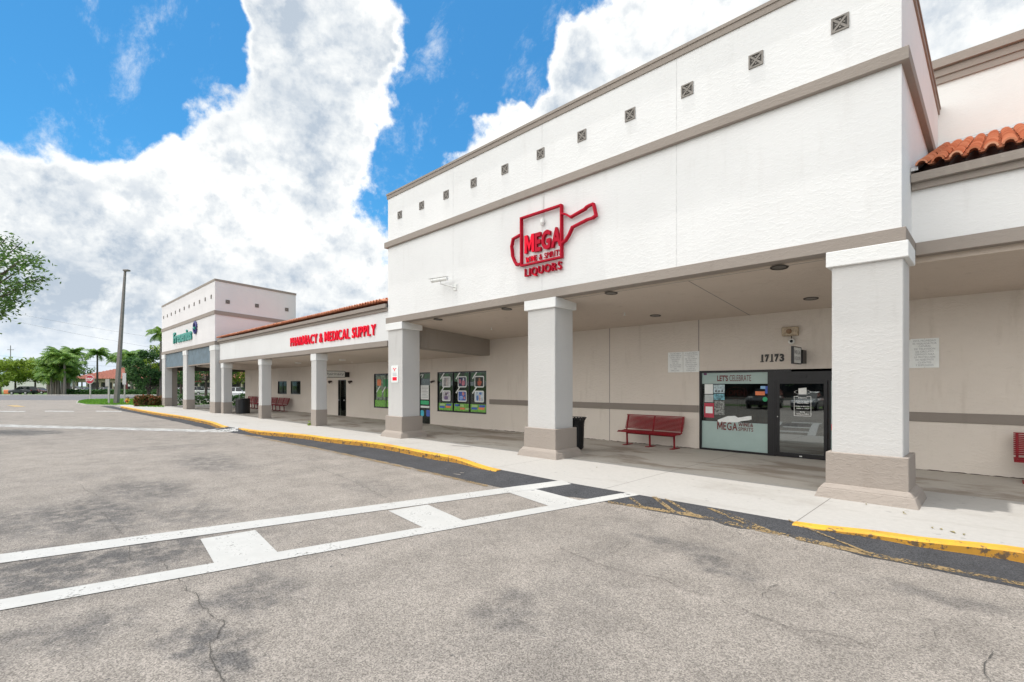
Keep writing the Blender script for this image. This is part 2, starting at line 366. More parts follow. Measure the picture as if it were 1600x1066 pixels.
def wall(bm, x0, x1, z0, z1, y0, y1, holes, mi=0):
    xs = sorted({x0, x1, *[h[0] for h in holes], *[h[1] for h in holes]}); zs = sorted({z0, z1, *[h[2] for h in holes], *[h[3] for h in holes]})
    def solid(i, j):
        if i < 0 or j < 0 or i >= len(xs)-1 or j >= len(zs)-1: return False
        cx, cz = (xs[i]+xs[i+1])/2, (zs[j]+zs[j+1])/2
        return not any(h[0] < cx < h[1] and h[2] < cz < h[3] for h in holes)
    for i in range(len(xs)-1):
        for j in range(len(zs)-1):
            if solid(i, j):
                sk = ''
                if solid(i-1, j): sk += 'l'
                if solid(i+1, j): sk += 'r'
                if solid(i, j-1): sk += 'b'
                if solid(i, j+1): sk += 't'
                box(bm, xs[i], xs[i+1], y0, y1, zs[j], zs[j+1], mi, sk)
def custom(ch, th):
    if ch == 'M': P = [(0, 0), (0, .73), (th*1.15, .73), (.4, .30), (.8-th*1.15, .73), (.8, .73), (.8, 0), (.8-th, 0), (.8-th, .44), (.4, .06), (th, .44), (th, 0)]
    elif ch == 'N': P = [(0, 0), (0, .73), (th*1.1, .73), (.6-th, .24), (.6-th, .73), (.6, .73), (.6, 0), (.6-th*1.1, 0), (th, .49), (th, 0)]
    else: P = [(0, .73), (.2, 0), (.2+th, 0), (.475, .42), (.75-th, 0), (.75, 0), (.95, .73), (.95-th, .73), (.75-th*.5, .22), (.55, .66), (.4, .66), (.2+th*.5, .22), (th, .73)]
    bm = bmesh.new(); lo_ = [bm.verts.new((x, y, -.05)) for x, y in P]; hi_ = [bm.verts.new((x, y, .05)) for x, y in P]; n = len(P)
    bm.faces.new(lo_[::-1]); bm.faces.new(hi_)
    for i in range(n): bm.faces.new((lo_[i], lo_[(i+1) % n], hi_[(i+1) % n], hi_[i]))
    me = bpy.data.meshes.new('t'); bm.to_mesh(me); bm.free(); return me
def charmesh(ch, ext, off=0.0):
    if ch in 'MNW' and len(ch) == 1 and off > 0: return custom(ch, .12+off*2.2)
    cu = bpy.data.curves.new('t', 'FONT'); cu.body = ch; cu.extrude = ext; cu.offset = off; cu.resolution_u = 3
    o = bpy.data.objects.new('t', cu); C.objects.link(o); dg = bpy.context.evaluated_depsgraph_get()
    me = bpy.data.meshes.new_from_object(o.evaluated_get(dg)); bpy.data.objects.remove(o); bpy.data.curves.remove(cu); return me
def textbm(s, x0, x1, z0, z1, y, ext=.0, off=0.0, face='-Y', fixed=True):
    """text filling the box x0..x1, z0..z1 on a wall at depth y, facing -Y (or +X: x runs along Y)"""
    if off > 0 and any(ch in 'MNW' for ch in s):
        bm = B(); cur = 0
        for ch in s:
            if ch == ' ': cur += .3; continue
            me = charmesh(ch, .05, off); k0 = len(bm.verts); bm.from_mesh(me); bpy.data.meshes.remove(me); vv = list(bm.verts)[k0:]
            a_ = min(v.co.x for v in vv); b_ = max(v.co.x for v in vv)
            for v in vv: v.co.x += cur-a_
            cur += b_-a_+.09
        ext = ext or .0005
    else: me = charmesh(s, 0.05 if ext else 0.0, off); bm = B(); bm.from_mesh(me); bpy.data.meshes.remove(me)
    if not bm.verts: return bm
    xa = min(v.co.x for v in bm.verts); xb = max(v.co.x for v in bm.verts); ya = min(v.co.y for v in bm.verts); yb = max(v.co.y for v in bm.verts)
    for v in bm.verts:
        u = (v.co.x-xa)/max(xb-xa, 1e-6)*(x1-x0)+x0; w = (v.co.y-ya)/max(yb-ya, 1e-6)*(z1-z0)+z0; dd = v.co.z/.05*ext if ext else 0
        v.co = (u, y-dd, w) if face == '-Y' else (y+dd, u, w)
    return bm
def letters(s, x0, x1, z0, z1, y, ext, mats, parent, off=.0, gap=.09, space=.35, name='letter'):
    ms = [(None if ch == ' ' else charmesh(ch, .05, off)) for ch in s]
    tot = 0; info = []
    ymin, ymax = 0, .73
    for m in ms:
        if m is None: info.append(None); tot += space; continue
        a = min(v.co.x for v in m.vertices); b = max(v.co.x for v in m.vertices); info.append((a, b, tot)); tot += b-a+gap
    tot -= gap; k = (x1-x0)/tot
    for m, i in zip(ms, info):
        if m is None: continue
        bm = B(); bm.from_mesh(m); bpy.data.meshes.remove(m)
        for v in bm.verts:
            v.co = (x0+(v.co.x-i[0]+i[2])*k, y-(v.co.z+.05)/.1*ext, z0+(v.co.y-ymin)/(ymax-ymin)*(z1-z0))
        bmesh.ops.recalc_face_normals(bm, faces=bm.faces)
        for f in bm.faces: f.material_index = 0 if f.normal.y < -.9 else 1
        obj(name, bm, mats, parent)
def copy_tree(o, parent=None):
    c = o.copy(); C.objects.link(c); c.parent = parent
    for ch in list(o.children): copy_tree(ch, c)
    return c
def leaf_quads(pts, size, rng, elong=1.6):
    vs, fs = [], []
    for p in pts:
        a = Vector((rng.gauss(0, 1), rng.gauss(0, 1), rng.gauss(0, .6))).normalized(); n = Vector((rng.gauss(0, 1), rng.gauss(0, 1), rng.gauss(.6, 1))).normalized()
        b = a.cross(n).normalized(); s = size*rng.uniform(.6, 1.3); i = len(vs); p = Vector(p)
        vs += [tuple(p-a*s*elong*.5), tuple(p+b*s*.4+n*s*.1), tuple(p+a*s*elong*.5), tuple(p-b*s*.4+n*s*.1)]
        fs.append((i, i+1, i+2, i+3))
    return vs, fs
# ================================================================== GROUND
SW = .15
def curveY(pts, x):
    for (a, b), (c, d) in zip(pts, pts[1:]):
        if min(a, c) <= x <= max(a, c):
            u = (x-a)/(c-a); u2 = u*u*(3-2*u); return b+(d-b)*u2
    return pts[-1][1]
EDGE = [(-60, 6.9), (-48.8, 6.88), (-42, 6.95), (-33, 7.25), (-29, 7.2), (-23.9, 6.78), (-22.6, 6.98), (-17.3, 7.85), (-13.8, 8.28), (-10.35, 8.1), (-7.6, 7.5), (-5.7, 7.42), (-1.95, 7.45), (-.9, 7.72), (.25, 8.05), (2, 8.35), (6, 8.5), (40, 8.5)]
def gz(x, y):
    """height of the driving surface: flush ramps meet the sidewalk at the crossings"""
    def seg(x, a, b, c, d): 
        if x < a or x > d: return 0
        if x < b: return (x-a)/(b-a)
        if x > c: return (d-x)/(d-c)
        return 1
    k = max(seg(x, -10.5, -7.8, -1.9, .6), seg(x, -25.6, -24.2, -22.9, -21))
    if k <= 0: return 0
    e = curveY(EDGE, x); t = (y-(e-.75))/.75
    t = min(1, max(0, t)); return .146*k*t*t*(3-2*t)
def sheet(name, pts, z, m, kind=True):
    bm = B(); bm.faces.new([bm.verts.new((x, y, z)) for x, y in pts]); o = obj(name, bm, m)
    if kind: struct(o)
    return o
sheet('ground', [(-900, -700), (700, -700), (700, 900), (-900, 900)], -.03, M['lawn'])
# parking lot: fine where it ramps up
sheet('parking_lot', [(-97, -60), (60, -60), (60, 5.9), (-97, 5.9)], 0, M['asphalt'])
bm = B(); xs = [-97, -80, -70, -60]+[-58+i*.4 for i in range(166)]+[10, 30, 60]; ys = [5.9+i*.13 for i in range(22)]
g = [[bm.verts.new((x, y, gz(x, y))) for x in xs] for y in ys]
for j in range(len(ys)-1):
    for i in range(len(xs)-1): bm.faces.new((g[j][i], g[j][i+1], g[j+1][i+1], g[j+1][i]))
struct(obj('parking_lot', bm, M['asphalt']))
sheet('parking_lot', [(-97, ys[-1]), (-62, ys[-1]), (-62, 60), (-97, 60)], 0, M['asphalt'])
def GG(x, y):
    z = 0.0
    for _ in range(12):
        p = G(x, y, z); z = .5*z+.5*gz(*p)
    return p
def drapeq(name, quads, dz, m, n=20, k=4):
    bm = B()
    for a, b, c, d in quads:
        rows = []
        for i in range(n+1):
            u = i/n; p = (a[0]+(d[0]-a[0])*u, a[1]+(d[1]-a[1])*u); q = (b[0]+(c[0]-b[0])*u, b[1]+(c[1]-b[1])*u); r = []
            for j in range(k+1):
                w = j/k; X, Y = GG(p[0]+(q[0]-p[0])*w, p[1]+(q[1]-p[1])*w); r.append(bm.verts.new((X, Y, gz(X, Y)+dz)))
            rows.append(r)
        for r, s in zip(rows, rows[1:]):
            for j in range(k): bm.faces.new((r[j], r[j+1], s[j+1], s[j]))
    for f in bm.faces:
        f.normal_update()
        if f.normal.z < 0: f.normal_flip()
    me = bpy.data.meshes.new(name); bm.to_mesh(me); bm.free(); me.materials.append(m)
    o = bpy.data.objects.new(name, me); C.objects.link(o)
    return struct(o)
def drape(name, quads, dz, m, n=14, obj_kind=True):
    """quads: (a,b,c,d) corners a-b one end, d-c the other; draped over gz"""
    bm = B()
    for a, b, c, d in quads:
        rows = []
        for i in range(n+1):
            u = i/n; p = (a[0]+(d[0]-a[0])*u, a[1]+(d[1]-a[1])*u); q = (b[0]+(c[0]-b[0])*u, b[1]+(c[1]-b[1])*u)
            rows.append([bm.verts.new((p[0]+(q[0]-p[0])*w, p[1]+(q[1]-p[1])*w, gz(p[0]+(q[0]-p[0])*w, p[1]+(q[1]-p[1])*w)+dz)) for w in (0, .5, 1)])
        for r, s in zip(rows, rows[1:]):
            for k in (0, 1): bm.faces.new((r[k], r[k+1], s[k+1], s[k]))
    bmesh.ops.recalc_face_normals(bm, faces=bm.faces)
    for f in bm.faces:
        if f.normal.z < 0: f.normal_flip()
    me = bpy.data.meshes.new(name); bm.to_mesh(me); bm.free(); me.materials.append(m)
    o = bpy.data.objects.new(name, me); C.objects.link(o)
    return struct(o)
# dark asphalt strip along the curb
DK = [(-60, 6.0), (-48, 6.1), (-38, 6.3), (-30, 6.35), (-24, 6.3), (-20, 6.75), (-15.1, 6.85), (-11.3, 6.85), (-7.4, 6.68), (-5.7, 6.85), (-4.6, 6.98), (-3, 7.0), (-1, 6.98), (.2, 6.98), (6, 7.0), (40, 7.0)]
q = []; rr = random.Random(3)
bm = B(); prev = None
x = -60
while x < 40:
    e = curveY(EDGE, x)-(.0 if (-7.8 < x < -1.9 or -24.2 < x < -22.9) else .13); d = curveY(DK, x)+rr.uniform(-.035, .035)
    row = [bm.verts.new((x, d+(e-d)*k/6, gz(x, d+(e-d)*k/6)+.004)) for k in range(7)]
    if prev:
        for k in range(6): bm.faces.new((prev[k], row[k], row[k+1], prev[k+1]))
    prev = row; x += .2 if -26 < x < 2 else .5
for f in bm.faces:
    f.normal_update()
    if f.normal.z < 0: f.normal_flip()
me = bpy.data.meshes.new('asphalt_patch'); bm.to_mesh(me); bm.free(); me.materials.append(M['asphdark'])
o = bpy.data.objects.new('asphalt_patch', me); C.objects.link(o); struct(o)
# sidewalk slab (bright outside, worn under the porches)
def slab(name, edgef, y1, x0, x1, m, step=.25, z=SW):
    bm = B(); prev = None; x = x0
    while x <= x1+1e-6:
        e = edgef(x); row = [bm.verts.new((x, e, -.02)), bm.verts.new((x, e, z)), bm.verts.new((x, y1, z))]
        if prev:
            for k in (0, 1): bm.faces.new((prev[k], row[k], row[k+1], prev[k+1]))
        prev = row; x += step
    return struct(obj(name, bm, m))
slab('sidewalk', lambda x: curveY(EDGE, x), 9.95, -58, 40, M['walk'])
sheet('porch_floor', [(-53, 9.95), (-1.0, 9.95), (-1.0, 14.0), (-53, 14.0)], SW, M['walkin'])
sheet('porch_floor', [(-1.0, 11.2), (30, 11.2), (30, 14.0), (-1.0, 14.0)], SW, M['walkin'])
sheet('sidewalk', [(-1.0, 9.95), (30, 9.95), (30, 11.2), (-1.0, 11.2)], SW, M['walk'])
# yellow curbs
def curb(name, x0, x1):
    bm = B(); prev = None; n = max(8, int((x1-x0)/.25))
    for i in range(n+1):
        x = x0+(x1-x0)*i/n; e = curveY(EDGE, x); e2 = curveY(EDGE, min(x1, x+.05)); w = .16
        z0 = -.02; row = [bm.verts.new((x, e-w, z0)), bm.verts.new((x, e-w, SW-.02)), bm.verts.new((x, e-w+.025, SW+.004)), bm.verts.new((x, e+.01, SW+.006)), bm.verts.new((x, e+.01, z0))]
        if prev:
            for k in range(4): bm.faces.new((prev[k], row[k], row[k+1], prev[k+1]))
        else: bm.faces.new(row)
        prev = row
    bm.faces.new(prev[::-1]); return bm
for a, b, lab in ((-1.95, 40, 'yellow painted kerb at the right front corner of the sidewalk'), (-22.9, -7.7, 'long curving yellow kerb in front of the pharmacy wing'), (-54, -24.2, 'far yellow painted kerb in front of the corner tower')):
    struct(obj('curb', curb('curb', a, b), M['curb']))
# crosswalk
l1a, l1b, l2a, l2b = Vector(G(0, 867)), Vector(G(0, 880)), Vector(G(0, 938)), Vector(G(0, 955))
e1a, e1b, e2a, e2b = Vector(G(880, 751, .14)), Vector(G(893, 757, .14)), Vector(G(980, 770, .14)), Vector(G(998, 774.5, .14))
def ext(a, e, k=.5): return a-(e-a)*k
def inner(pts): return [G(x, y) for x, y in pts]
drape('crosswalk_marking', [(ext(l1a, Vector(G(400, 814))), ext(l1b, Vector(G(400, 824))), l1b, l1a)], .008, M['wpaint'], 10)
drape('crosswalk_marking', [(ext(l2a, Vector(G(400, 865))), ext(l2b, Vector(G(400, 879))), l2b, l2a)], .008, M['wpaint'], 10)
drapeq('crosswalk_marking', [((0, 867), (0, 881), (893, 757), (878, 751))], .008, M['wpaint'], 60, 2)
drapeq('crosswalk_marking', [((0, 938), (0, 955), (999, 774), (982, 769.5))], .008, M['wpaint'], 60, 2)
for rq in (((313, 843), (399, 829), (436, 866), (337, 885)), ((607, 799), (668, 789), (724, 814), (663, 826)), ((796, 770.5), (832, 763.5), (907, 783), (860, 792))): drapeq('crosswalk_marking', [rq], .0065, M['wpaint'], 10, 6)
drape('crosswalk_marking', [(( -7.9, -1.6), (-7.75, -1.0), (-6.42, -1.15), (-6.5, -1.75))], .0065, M['wpaint'], 6)
drape('crosswalk_marking', [(G(0, 663.5), G(0, 667.5), G(372, 673, .1), G(372, 669.5, .1)), (G(-300, 659), G(-300, 662), G(0, 667.5), G(0, 663.5))], .008, M['wpaintold'], 40)
drape('lane_marking', [(G(x0, 642), G(x0, 643.3), G(x1, 643.9), G(x1, 642.5)) for x0, x1 in ((-60, 40), (70, 115), (150, 190), (230, 262))], .008, M['wpaintold'], 4)
def ln(x0, y0, x1, y1, w, z=0.0):
    a, b = Vector(G(x0, y0, z)), Vector(G(x1, y1, z)); d = (b-a).normalized(); n = Vector((-d.y, d.x))*w/2
    return (a-n, a+n, b+n, b-n)
def lp(x0, y0, x1, y1, h0, h1): return ((x0, y0-h0), (x0, y0+h0), (x1, y1+h1), (x1, y1-h1))
def lw_(x0, y0, x1, y1, h0, h1): return ((x0-h0, y0), (x0+h0, y0), (x1+h1, y1), (x1-h1, y1))
for q_ in (lp(950, 785, 1085, 806, 1.6, 2.4), lp(1085, 806, 1375, 870, 2.4, 3.2), lp(1375, 870, 1660, 926, 3.2, 2.5)): drapeq('yellow_hatch_marking', [q_], .008, M['ypaintold'], 30, 2)
for k_, q_ in enumerate((lw_(1022, 777, 1052, 800, 4, 4), lw_(1040, 780, 1084, 806, 2.5, 4), lw_(1108, 795, 1190, 830, 3.5, 6), lw_(1124, 797, 1206, 833, 2.5, 5), lp(1232, 814, 1362, 868, 1.0, 1.3), lw_(985, 779, 1003, 793, 3, 3))): drapeq('yellow_hatch_marking', [q_], .010+.0012*k_, M['ypaintold'], 12, 2)
for q_ in (lp(380, 680, 500, 702, .8, 1.1), lp(500, 702, 640, 732, 1.1, 1.3), lp(640, 732, 762, 760, 1.3, 1.5)): drapeq('yellow_hatch_marking', [q_], .0095, M['ypaintold'], 14, 2)
drape('yellow_arrow_marking', [ln(18, 633.5, 32, 636, .7)], .012, paint('faded_yellow_arrow_paint', (.42, .29, .13), .74), 3)
# cracks
def crack(px, w):
    pts = [Vector(G(x, y)) for x, y in px]; out = [pts[0]]; r_ = random.Random(int(px[0][0]))
    for a, b in zip(pts, pts[1:]):
        n = max(2, int((b-a).length/.07)); d = (b-a); nn = Vector((-d.y, d.x)).normalized()
        for i in range(1, n+1): out.append(a+d*i/n+(nn*r_.gauss(0, .012) if i < n else nn*0))
    bm = B(); pv = None
    for i, p in enumerate(out):
        d = (out[min(i+1, len(out)-1)]-out[max(i-1, 0)]).normalized(); nn = Vector((-d.y, d.x))*w*.7*r_.uniform(.1, 1.0)*(.3 if i in (0, len(out)-1) else 1)
        row = [bm.verts.new((*(p+nn), .0105)), bm.verts.new((*(p-nn), .0105))]
        if pv: bm.faces.new((pv[0], row[0], row[1], pv[1]))
        pv = row
    for f in bm.faces:
        f.normal_update()
        if f.normal.z < 0: f.normal_flip()
    me = bpy.data.meshes.new('asphalt_crack'); bm.to_mesh(me); bm.free(); me.materials.append(M['crk'])
    o = bpy.data.objects.new('asphalt_crack', me); C.objects.link(o); struct(o)
M['crk'] = simple('crack_dark', (.075, .068, .06), .95)  # flat dark brown for the crack ribbons
def c5(l): return [(700+x/1.778, 780+y/1.778) for x, y in l]
def c4(l): return [(x/2.286, 700+y/2.286) for x, y in l]
crack(c5([(310, 135), (350, 155), (430, 185), (500, 205), (580, 218), (670, 258), (740, 272), (790, 298), (860, 325), (930, 352), (1000, 370), (1100, 385), (1160, 410)]), .006)
crack(c5([(455, 105), (505, 125), (470, 145), (430, 162)]), .005); crack(c5([(460, 175), (440, 195)]), .004)
crack(c5([(920, 238), (895, 245), (873, 272)]), .007); crack(c5([(1515, 428), (1490, 460), (1505, 520)]), .007)
crack(c5([(1360, 365), (1357, 385)]), .004); crack(c5([(1000, 395), (1080, 425), (1160, 445)]), .005)
crack(c4([(640, 465), (660, 490), (665, 512), (700, 520), (722, 572), (770, 612), (800, 620), (775, 680), (750, 712), (765, 775), (810, 840)]), .007)
crack(c4([(800, 620), (840, 628), (900, 640)]), .004); crack(c4([(460, 352), (462, 385), (485, 410)]), .007); crack(c4([(570, 400), (605, 440)]), .006)
crack(c4([(700, 520), (650, 545)]), .004); crack(c4([(285, 130), (300, 150), (370, 180)]), .006); crack(c4([(350, 225), (385, 245), (400, 270), (440, 310)]), .006)
crack(c4([(1130, 70), (1260, 120), (1400, 190)]), .006)
# small debris on sidewalk
leafd = simple('dry_leaf', (.26, .22, .10), .9, 0, .5, 30)
for (x, y) in ((1362, 790), (1408, 801), (1412, 804), (1450, 824), (1477, 829), (1490, 832), (1503, 836), (1335, 777), (640, 664), (935, 731)):
    a, b = G(x, y, SW); bm = B(); r_ = random.Random(x); an = r_.uniform(0, 3)
    for k in range(1):
        aa = an+r_.gauss(0, .4); cx_, cy_ = a+r_.gauss(0, .04), b+r_.gauss(0, .02); s = r_.uniform(.03, .05)
        quad(bm, [(cx_-math.cos(aa)*s, cy_-math.sin(aa)*s, SW+.004), (cx_+math.sin(aa)*s*.35, cy_-math.cos(aa)*s*.35, SW+.02), (cx_+math.cos(aa)*s, cy_+math.sin(aa)*s, SW+.006), (cx_-math.sin(aa)*s*.35, cy_+math.cos(aa)*s*.35, SW+.015)])
    o = obj('fallen_leaf', bm, leafd); tag(o, {1362: 'dry brown leaf rightmost of the two near the front corner of the nearest column base', 1335: 'dry brown leaf touching the front foot of the nearest column base', 1408: 'dry leaf on bright sidewalk, left one of a touching pair right of the nearest column', 1412: 'dry leaf on bright sidewalk, right one of a touching pair right of the nearest column',
        1450: 'dry leaf leftmost in the row lying close to the right yellow kerb', 1477: 'dry leaf second from left in the row close to the right yellow kerb', 1490: 'dry leaf third from left in the row close to the right yellow kerb', 1503: 'dry leaf rightmost in the row close to the right yellow kerb', 640: 'tiny dry leaf before the left big column base', 935: 'tiny dry leaf on the sidewalk right of the middle column base'}[x], 'leaf', 'dry leaves on the sidewalk')
# ================================================================== BUILDINGS
YF, YW = 9.6, 13.95
def column(parent, x0, x1, y0, y1, kind):
    """kind 'big' = splayed base; 'mid','tall' = plain shaft with painted base"""
    ztop = {'big': 4.2, 'mid': 3.41, 'tall': 4.62}[kind]; zc = {'big': 3.95, 'mid': 3.10, 'tall': 4.28}[kind]
    bm = B(); box(bm, x0, x1, y0, y1, SW, zc+.02); bevel(bm, .012); s = obj('column', bm, M['col'], parent)
    o_ = .07 if kind == 'big' else .025
    bm = B(); box(bm, x0-o_, x1+o_, y0-o_, y1+o_, zc, ztop); bevel(bm, .008); obj('column_cap', bm, M['white2'], s)
    bm = B(); cx_, cy_ = (x0+x1)/2, (y0+y1)/2; a, b = (x1-x0)/2, (y1-y0)/2
    if kind == 'big':
        frustum(bm, (cx_, cy_), .36, .89, a+.075, b+.075, a+.072, b+.072)
        frustum(bm, (cx_, cy_), .30, .375, a+.15, b+.15, a+.09, b+.09)
        frustum(bm, (cx_, cy_), SW-.01, .302, a+.21, b+.21, a+.155, b+.155)
        bevel(bm, .01)
    else: box(bm, x0-.012, x1+.012, y0-.012, y1+.012, SW-.01, .88); bevel(bm, .006)
    obj('column_base', bm, M['taupe2'], s)
    return s
def vent(parent, x, z, y, side=False):
    bm = B(); s = .125; d = .02
    def bx(a, b, c, e, t0, t1, mi=0):
        if side: box(bm, y-t0 if False else y+t0, y+t1, x+a, x+b, z+c, z+e, mi)
        else: box(bm, x+a, x+b, y-t1, y-t0, z+c, z+e, mi)
    bx(-s, s, -s, s, -.002, .006, 1)
    for a, b, c, e in ((-s, s, s-.025, s), (-s, s, -s, -s+.025), (-s, -s+.025, -s+.025, s-.025), (s-.025, s, -s+.025, s-.025)): bx(a, b, c, e, .006, .022)
    w = .012
    for sg in (1, -1):
        pts = []
        for (u, v) in ((-.1, -.1*sg), (.1, .1*sg)):
            pts.append((u, v))
        (u0, v0), (u1, v1) = pts
        P = [(u0-w, v0+w*sg), (u0+w, v0-w*sg), (u1+w, v1-w*sg), (u1-w, v1+w*sg)]
        if side: hexa(bm, [(y+t, x+u, z+v) for t in (.007, .018+.002*sg) for u, v in (P[0], P[1], P[3], P[2])])
        else: hexa(bm, [(x+u, y-t, z+v) for t in (.007, .018+.002*sg) for u, v in (P[0], P[1], P[3], P[2])])
    for u, v in ((0, .06), (0, -.06), (.06, 0), (-.06, 0)):
        bx(u-.012, u+.012, v-.012, v+.012, .006, .02)
    obj('vent', bm, [M['ventm'], M['ventd']], parent)
M['ventm'] = simple('vent_grille', (.22, .20, .18), .6); M['ventd'] = simple('vent_recess', (.075, .07, .065), .8)
def slab6(bm, x0, x1, y0, y1, zf0, zf1, zb0, zb1, mi=0):
    """box whose bottom/top heights differ between front (f) and back (b)"""
    hexa(bm, [(x0, y0, zf0), (x1, y0, zf0), (x0, y1, zb0), (x1, y1, zb0), (x0, y0, zf1), (x1, y0, zf1), (x0, y1, zb1), (x1, y1, zb1)], mi)
# ---- liquor store block -----------------------------------------------------
LQ = thing('store_building', 'near white store block with tall parapet tower, three thick columns and red liquor sign', 'building', (-8, 12, 0))
TX0, TX1, TYB = -15.72, -1.05, 16.17
bm = B(); box(bm, TX0, TX1, YF, TYB, 4.40, 6.99); box(bm, TX0+.001, TX1-.0, YF+.0, TYB, 7.0, 8.70); 
obj('tower_wall', bm, M['white'], LQ)
bm = B(); o_ = .1
box(bm, TX0-o_, TX1+o_, YF-o_, TYB-.01, 6.93, 7.13); bevel(bm, .006); obj('tower_band', bm, M['taupe'], LQ)
bm = B(); box(bm, TX0-.03, TX1+.03, YF-.03, TYB+.03, 8.70, 8.86); box(bm, TX0-.05, TX1+.05, YF-.05, TYB+.05, 8.82, 8.885); obj('coping', bm, M['taupe'], LQ)
bm = B(); box(bm, TX0-.06, TX1+.06, YF-.06, YF+.9, 4.2, 4.41); box(bm, TX1-.6, TX1+.06, YF+.9, 10.86, 4.2, 4.41); box(bm, TX0-.06, TX0+.6, YF+.9, 10.86, 4.2, 4.41)
bevel(bm, .005); obj('fascia_band', bm, M['taupe'], LQ)
# expansion joints, conduit
for x in (-11.98, -8.35, -4.7):
    for za, zb in ((7.13, 8.70), (4.41, 6.93)):
        bm = B(); box(bm, x-.006, x+.006, YF-.003, YF+.01, za, zb); obj('expansion_joint', bm, simple('joint_line', (.60, .60, .60), .9), LQ)
for k in range(11): vent(LQ, -14.94+1.309*k, 7.955, YF)
# porch ceiling (slopes down toward the shop wall)
CZ = lambda y: 4.19-(y-9.66)*.0737
bm = B(); y0, y1 = YF+.25, YW
slab6(bm, TX0, TX1+.02, y0, y1+.2, CZ(y0), 4.39, CZ(y1+.2), 4.39)
obj('porch_ceiling', bm, M['ceil'], LQ)
bm = B(); slab6(bm, TX1+.021, 14, 10.95, YW+.2, CZ(10.95), 4.3, CZ(YW+.2), 4.3); obj('porch_ceiling', bm, M['ceil'], LQ)
bm = B()
def cl(xa, ya, xb, yb, w=.012):
    a = Vector((xa, ya)); b = Vector((xb, yb)); d = (b-a).normalized(); n = Vector((-d.y, d.x))*w
    pts = [a-n, a+n, b+n, b-n]; quad(bm, [(p.x, p.y, CZ(p.y)-.002) for p in pts])
cl(-8.0, YF+.32, -2.0, YF+.32); cl(-14.7, YF+.32, -9.0, YF+.32); cl(-4.6, YF+.34, -4.75, YW)
obj('ceiling_joint', bm, M['joint'], LQ)
# dropped beam between the two porches
bm = B(); slab6(bm, TX0+.1, -15.0, 10.33, YW+.02, 3.37, 4.3, 3.22, 4.3); bevel(bm, .005); obj('beam', bm, M['beam'], LQ)
for x0, x1 in ((-15.71, -14.79), (-8.85, -7.92), (-1.97, -1.03)): column(LQ, x0, x1, YF, 10.33, 'big')
# shop wall with openings
SFX0, SFX1, SFZ = -6.13, -1.95, 2.40
bm = B(); wall(bm, -15.0, 12, SW-.05, 4.35, YW, YW+.2, [(SFX0, SFX1, SW-.05, SFZ)]); obj('shop_wall', bm, M['wall'], LQ)
for x in (-9.17, -6.14-.01, -12.2):
    bm = B(); box(bm, x-.011, x+.011, YW-.004, YW+.01, (SFZ if abs(x+6.15) < .02 else SW), CZ(YW)); obj('expansion_joint', bm, M['joint'], LQ)
bm = B(); box(bm, -15.0, SFX0-.02, YW-.03, YW+.01, 1.205, 1.405); bevel(bm, .005); obj('wall_stripe', bm, M['stripe'], LQ); bm = B(); box(bm, SFX1+.02, 12, YW-.03, YW+.01, 1.205, 1.405); bevel(bm, .005); obj('wall_stripe', bm, M['stripe'], LQ)
# storefront window
WX0, WX1 = SFX0, -4.25
bm = B(); fy0, fy1 = YW-.015, YW+.09
box(bm, WX0, WX0+.06, fy0, fy1, .15, SFZ); box(bm, WX1-.05, WX1+.10, fy0-.002, fy1, .15, SFZ-.06); box(bm, WX0+.06, WX1+.5, fy0, fy1-.002, SFZ-.06, SFZ); box(bm, WX0+.06, WX1-.05, fy0, fy1, .15, .205)
wf = obj('window_frame', bm, M['black'], LQ)
GX0, GX1, GZ0, GZ1 = WX0+.06, WX1-.05, .205, SFZ-.06
bm = B(); box(bm, GX0, GX1, YW+.04, YW+.048, GZ0, GZ1); obj('window_pane', bm, M['glass'], wf)
yv = YW+.036
bm = B(); quad(bm, [(GX0, yv, 2.03), (GX1, yv, 2.03), (GX1, yv, GZ1), (GX0, yv, GZ1)]); obj('frosted_vinyl', bm, M['frost'], wf); bm = B(); quad(bm, [(GX0, yv, GZ0), (GX1, yv, GZ0), (GX1, yv, .97), (GX0, yv, .97)])
obj('frosted_vinyl', bm, M['frost'], wf)
def px4(x, y, Y=YW): return F(1080+x/4.4417, 480+y/4.4417, Y)   # reading positions on the shop wall
obj('window_lettering', textbm("LET'S", px4(177, 0)[0], px4(252, 0)[0], 2.10, 2.27, yv-.004, off=.035), M['maroon'], wf)
obj('window_lettering', textbm("CELEBRATE", px4(262, 0)[0], px4(413, 0)[0], 2.10, 2.27, yv-.004, off=0), M['maroon'], wf)
xm = [px4(v, 0)[0] for v in (177, 318, 324, 428)]
obj('window_lettering', textbm("MEGA", xm[0], xm[1], .74, .97, yv-.006, off=.02), M['maroon'], wf)
obj('window_lettering', textbm("WINE&", xm[2], xm[3], .865, .97, yv-.006, off=.01), M['maroon'], wf)
obj('window_lettering', textbm("SPIRITS", xm[2], xm[3], .74, .842, yv-.006, off=.01), M['maroon'], wf)
bm = B(); pts = [px4(x, y) for x, y in ((178, 800), (182, 782), (250, 757), (300, 755), (322, 768), (395, 757), (415, 757), (416, 780), (400, 785), (345, 792), (322, 800))]
bm.faces.new([bm.verts.new((x, yv-.002, z)) for x, z in pts]); obj('bottle_emblem', bm, M['signwhite'], wf)
def card(name, x0, y0, x1, y1, m, parent, dy=-.004, Y=YW):
    a, b = px4(x0, y0, Y), px4(x1, y1, Y); z0, z1 = sorted((a[1], b[1])); bm = B(); quad(bm, [(a[0], yv+dy, z0), (b[0], yv+dy, z0), (b[0], yv+dy, z1), (a[0], yv+dy, z1)])
    return obj(name, bm, m, parent)
card('paper_notice', 90, 535, 148, 603, M['signwhite'], wf); card('paper_notice', 90, 607, 150, 660, simple('grey_poster', (.45, .48, .48), .6), wf)
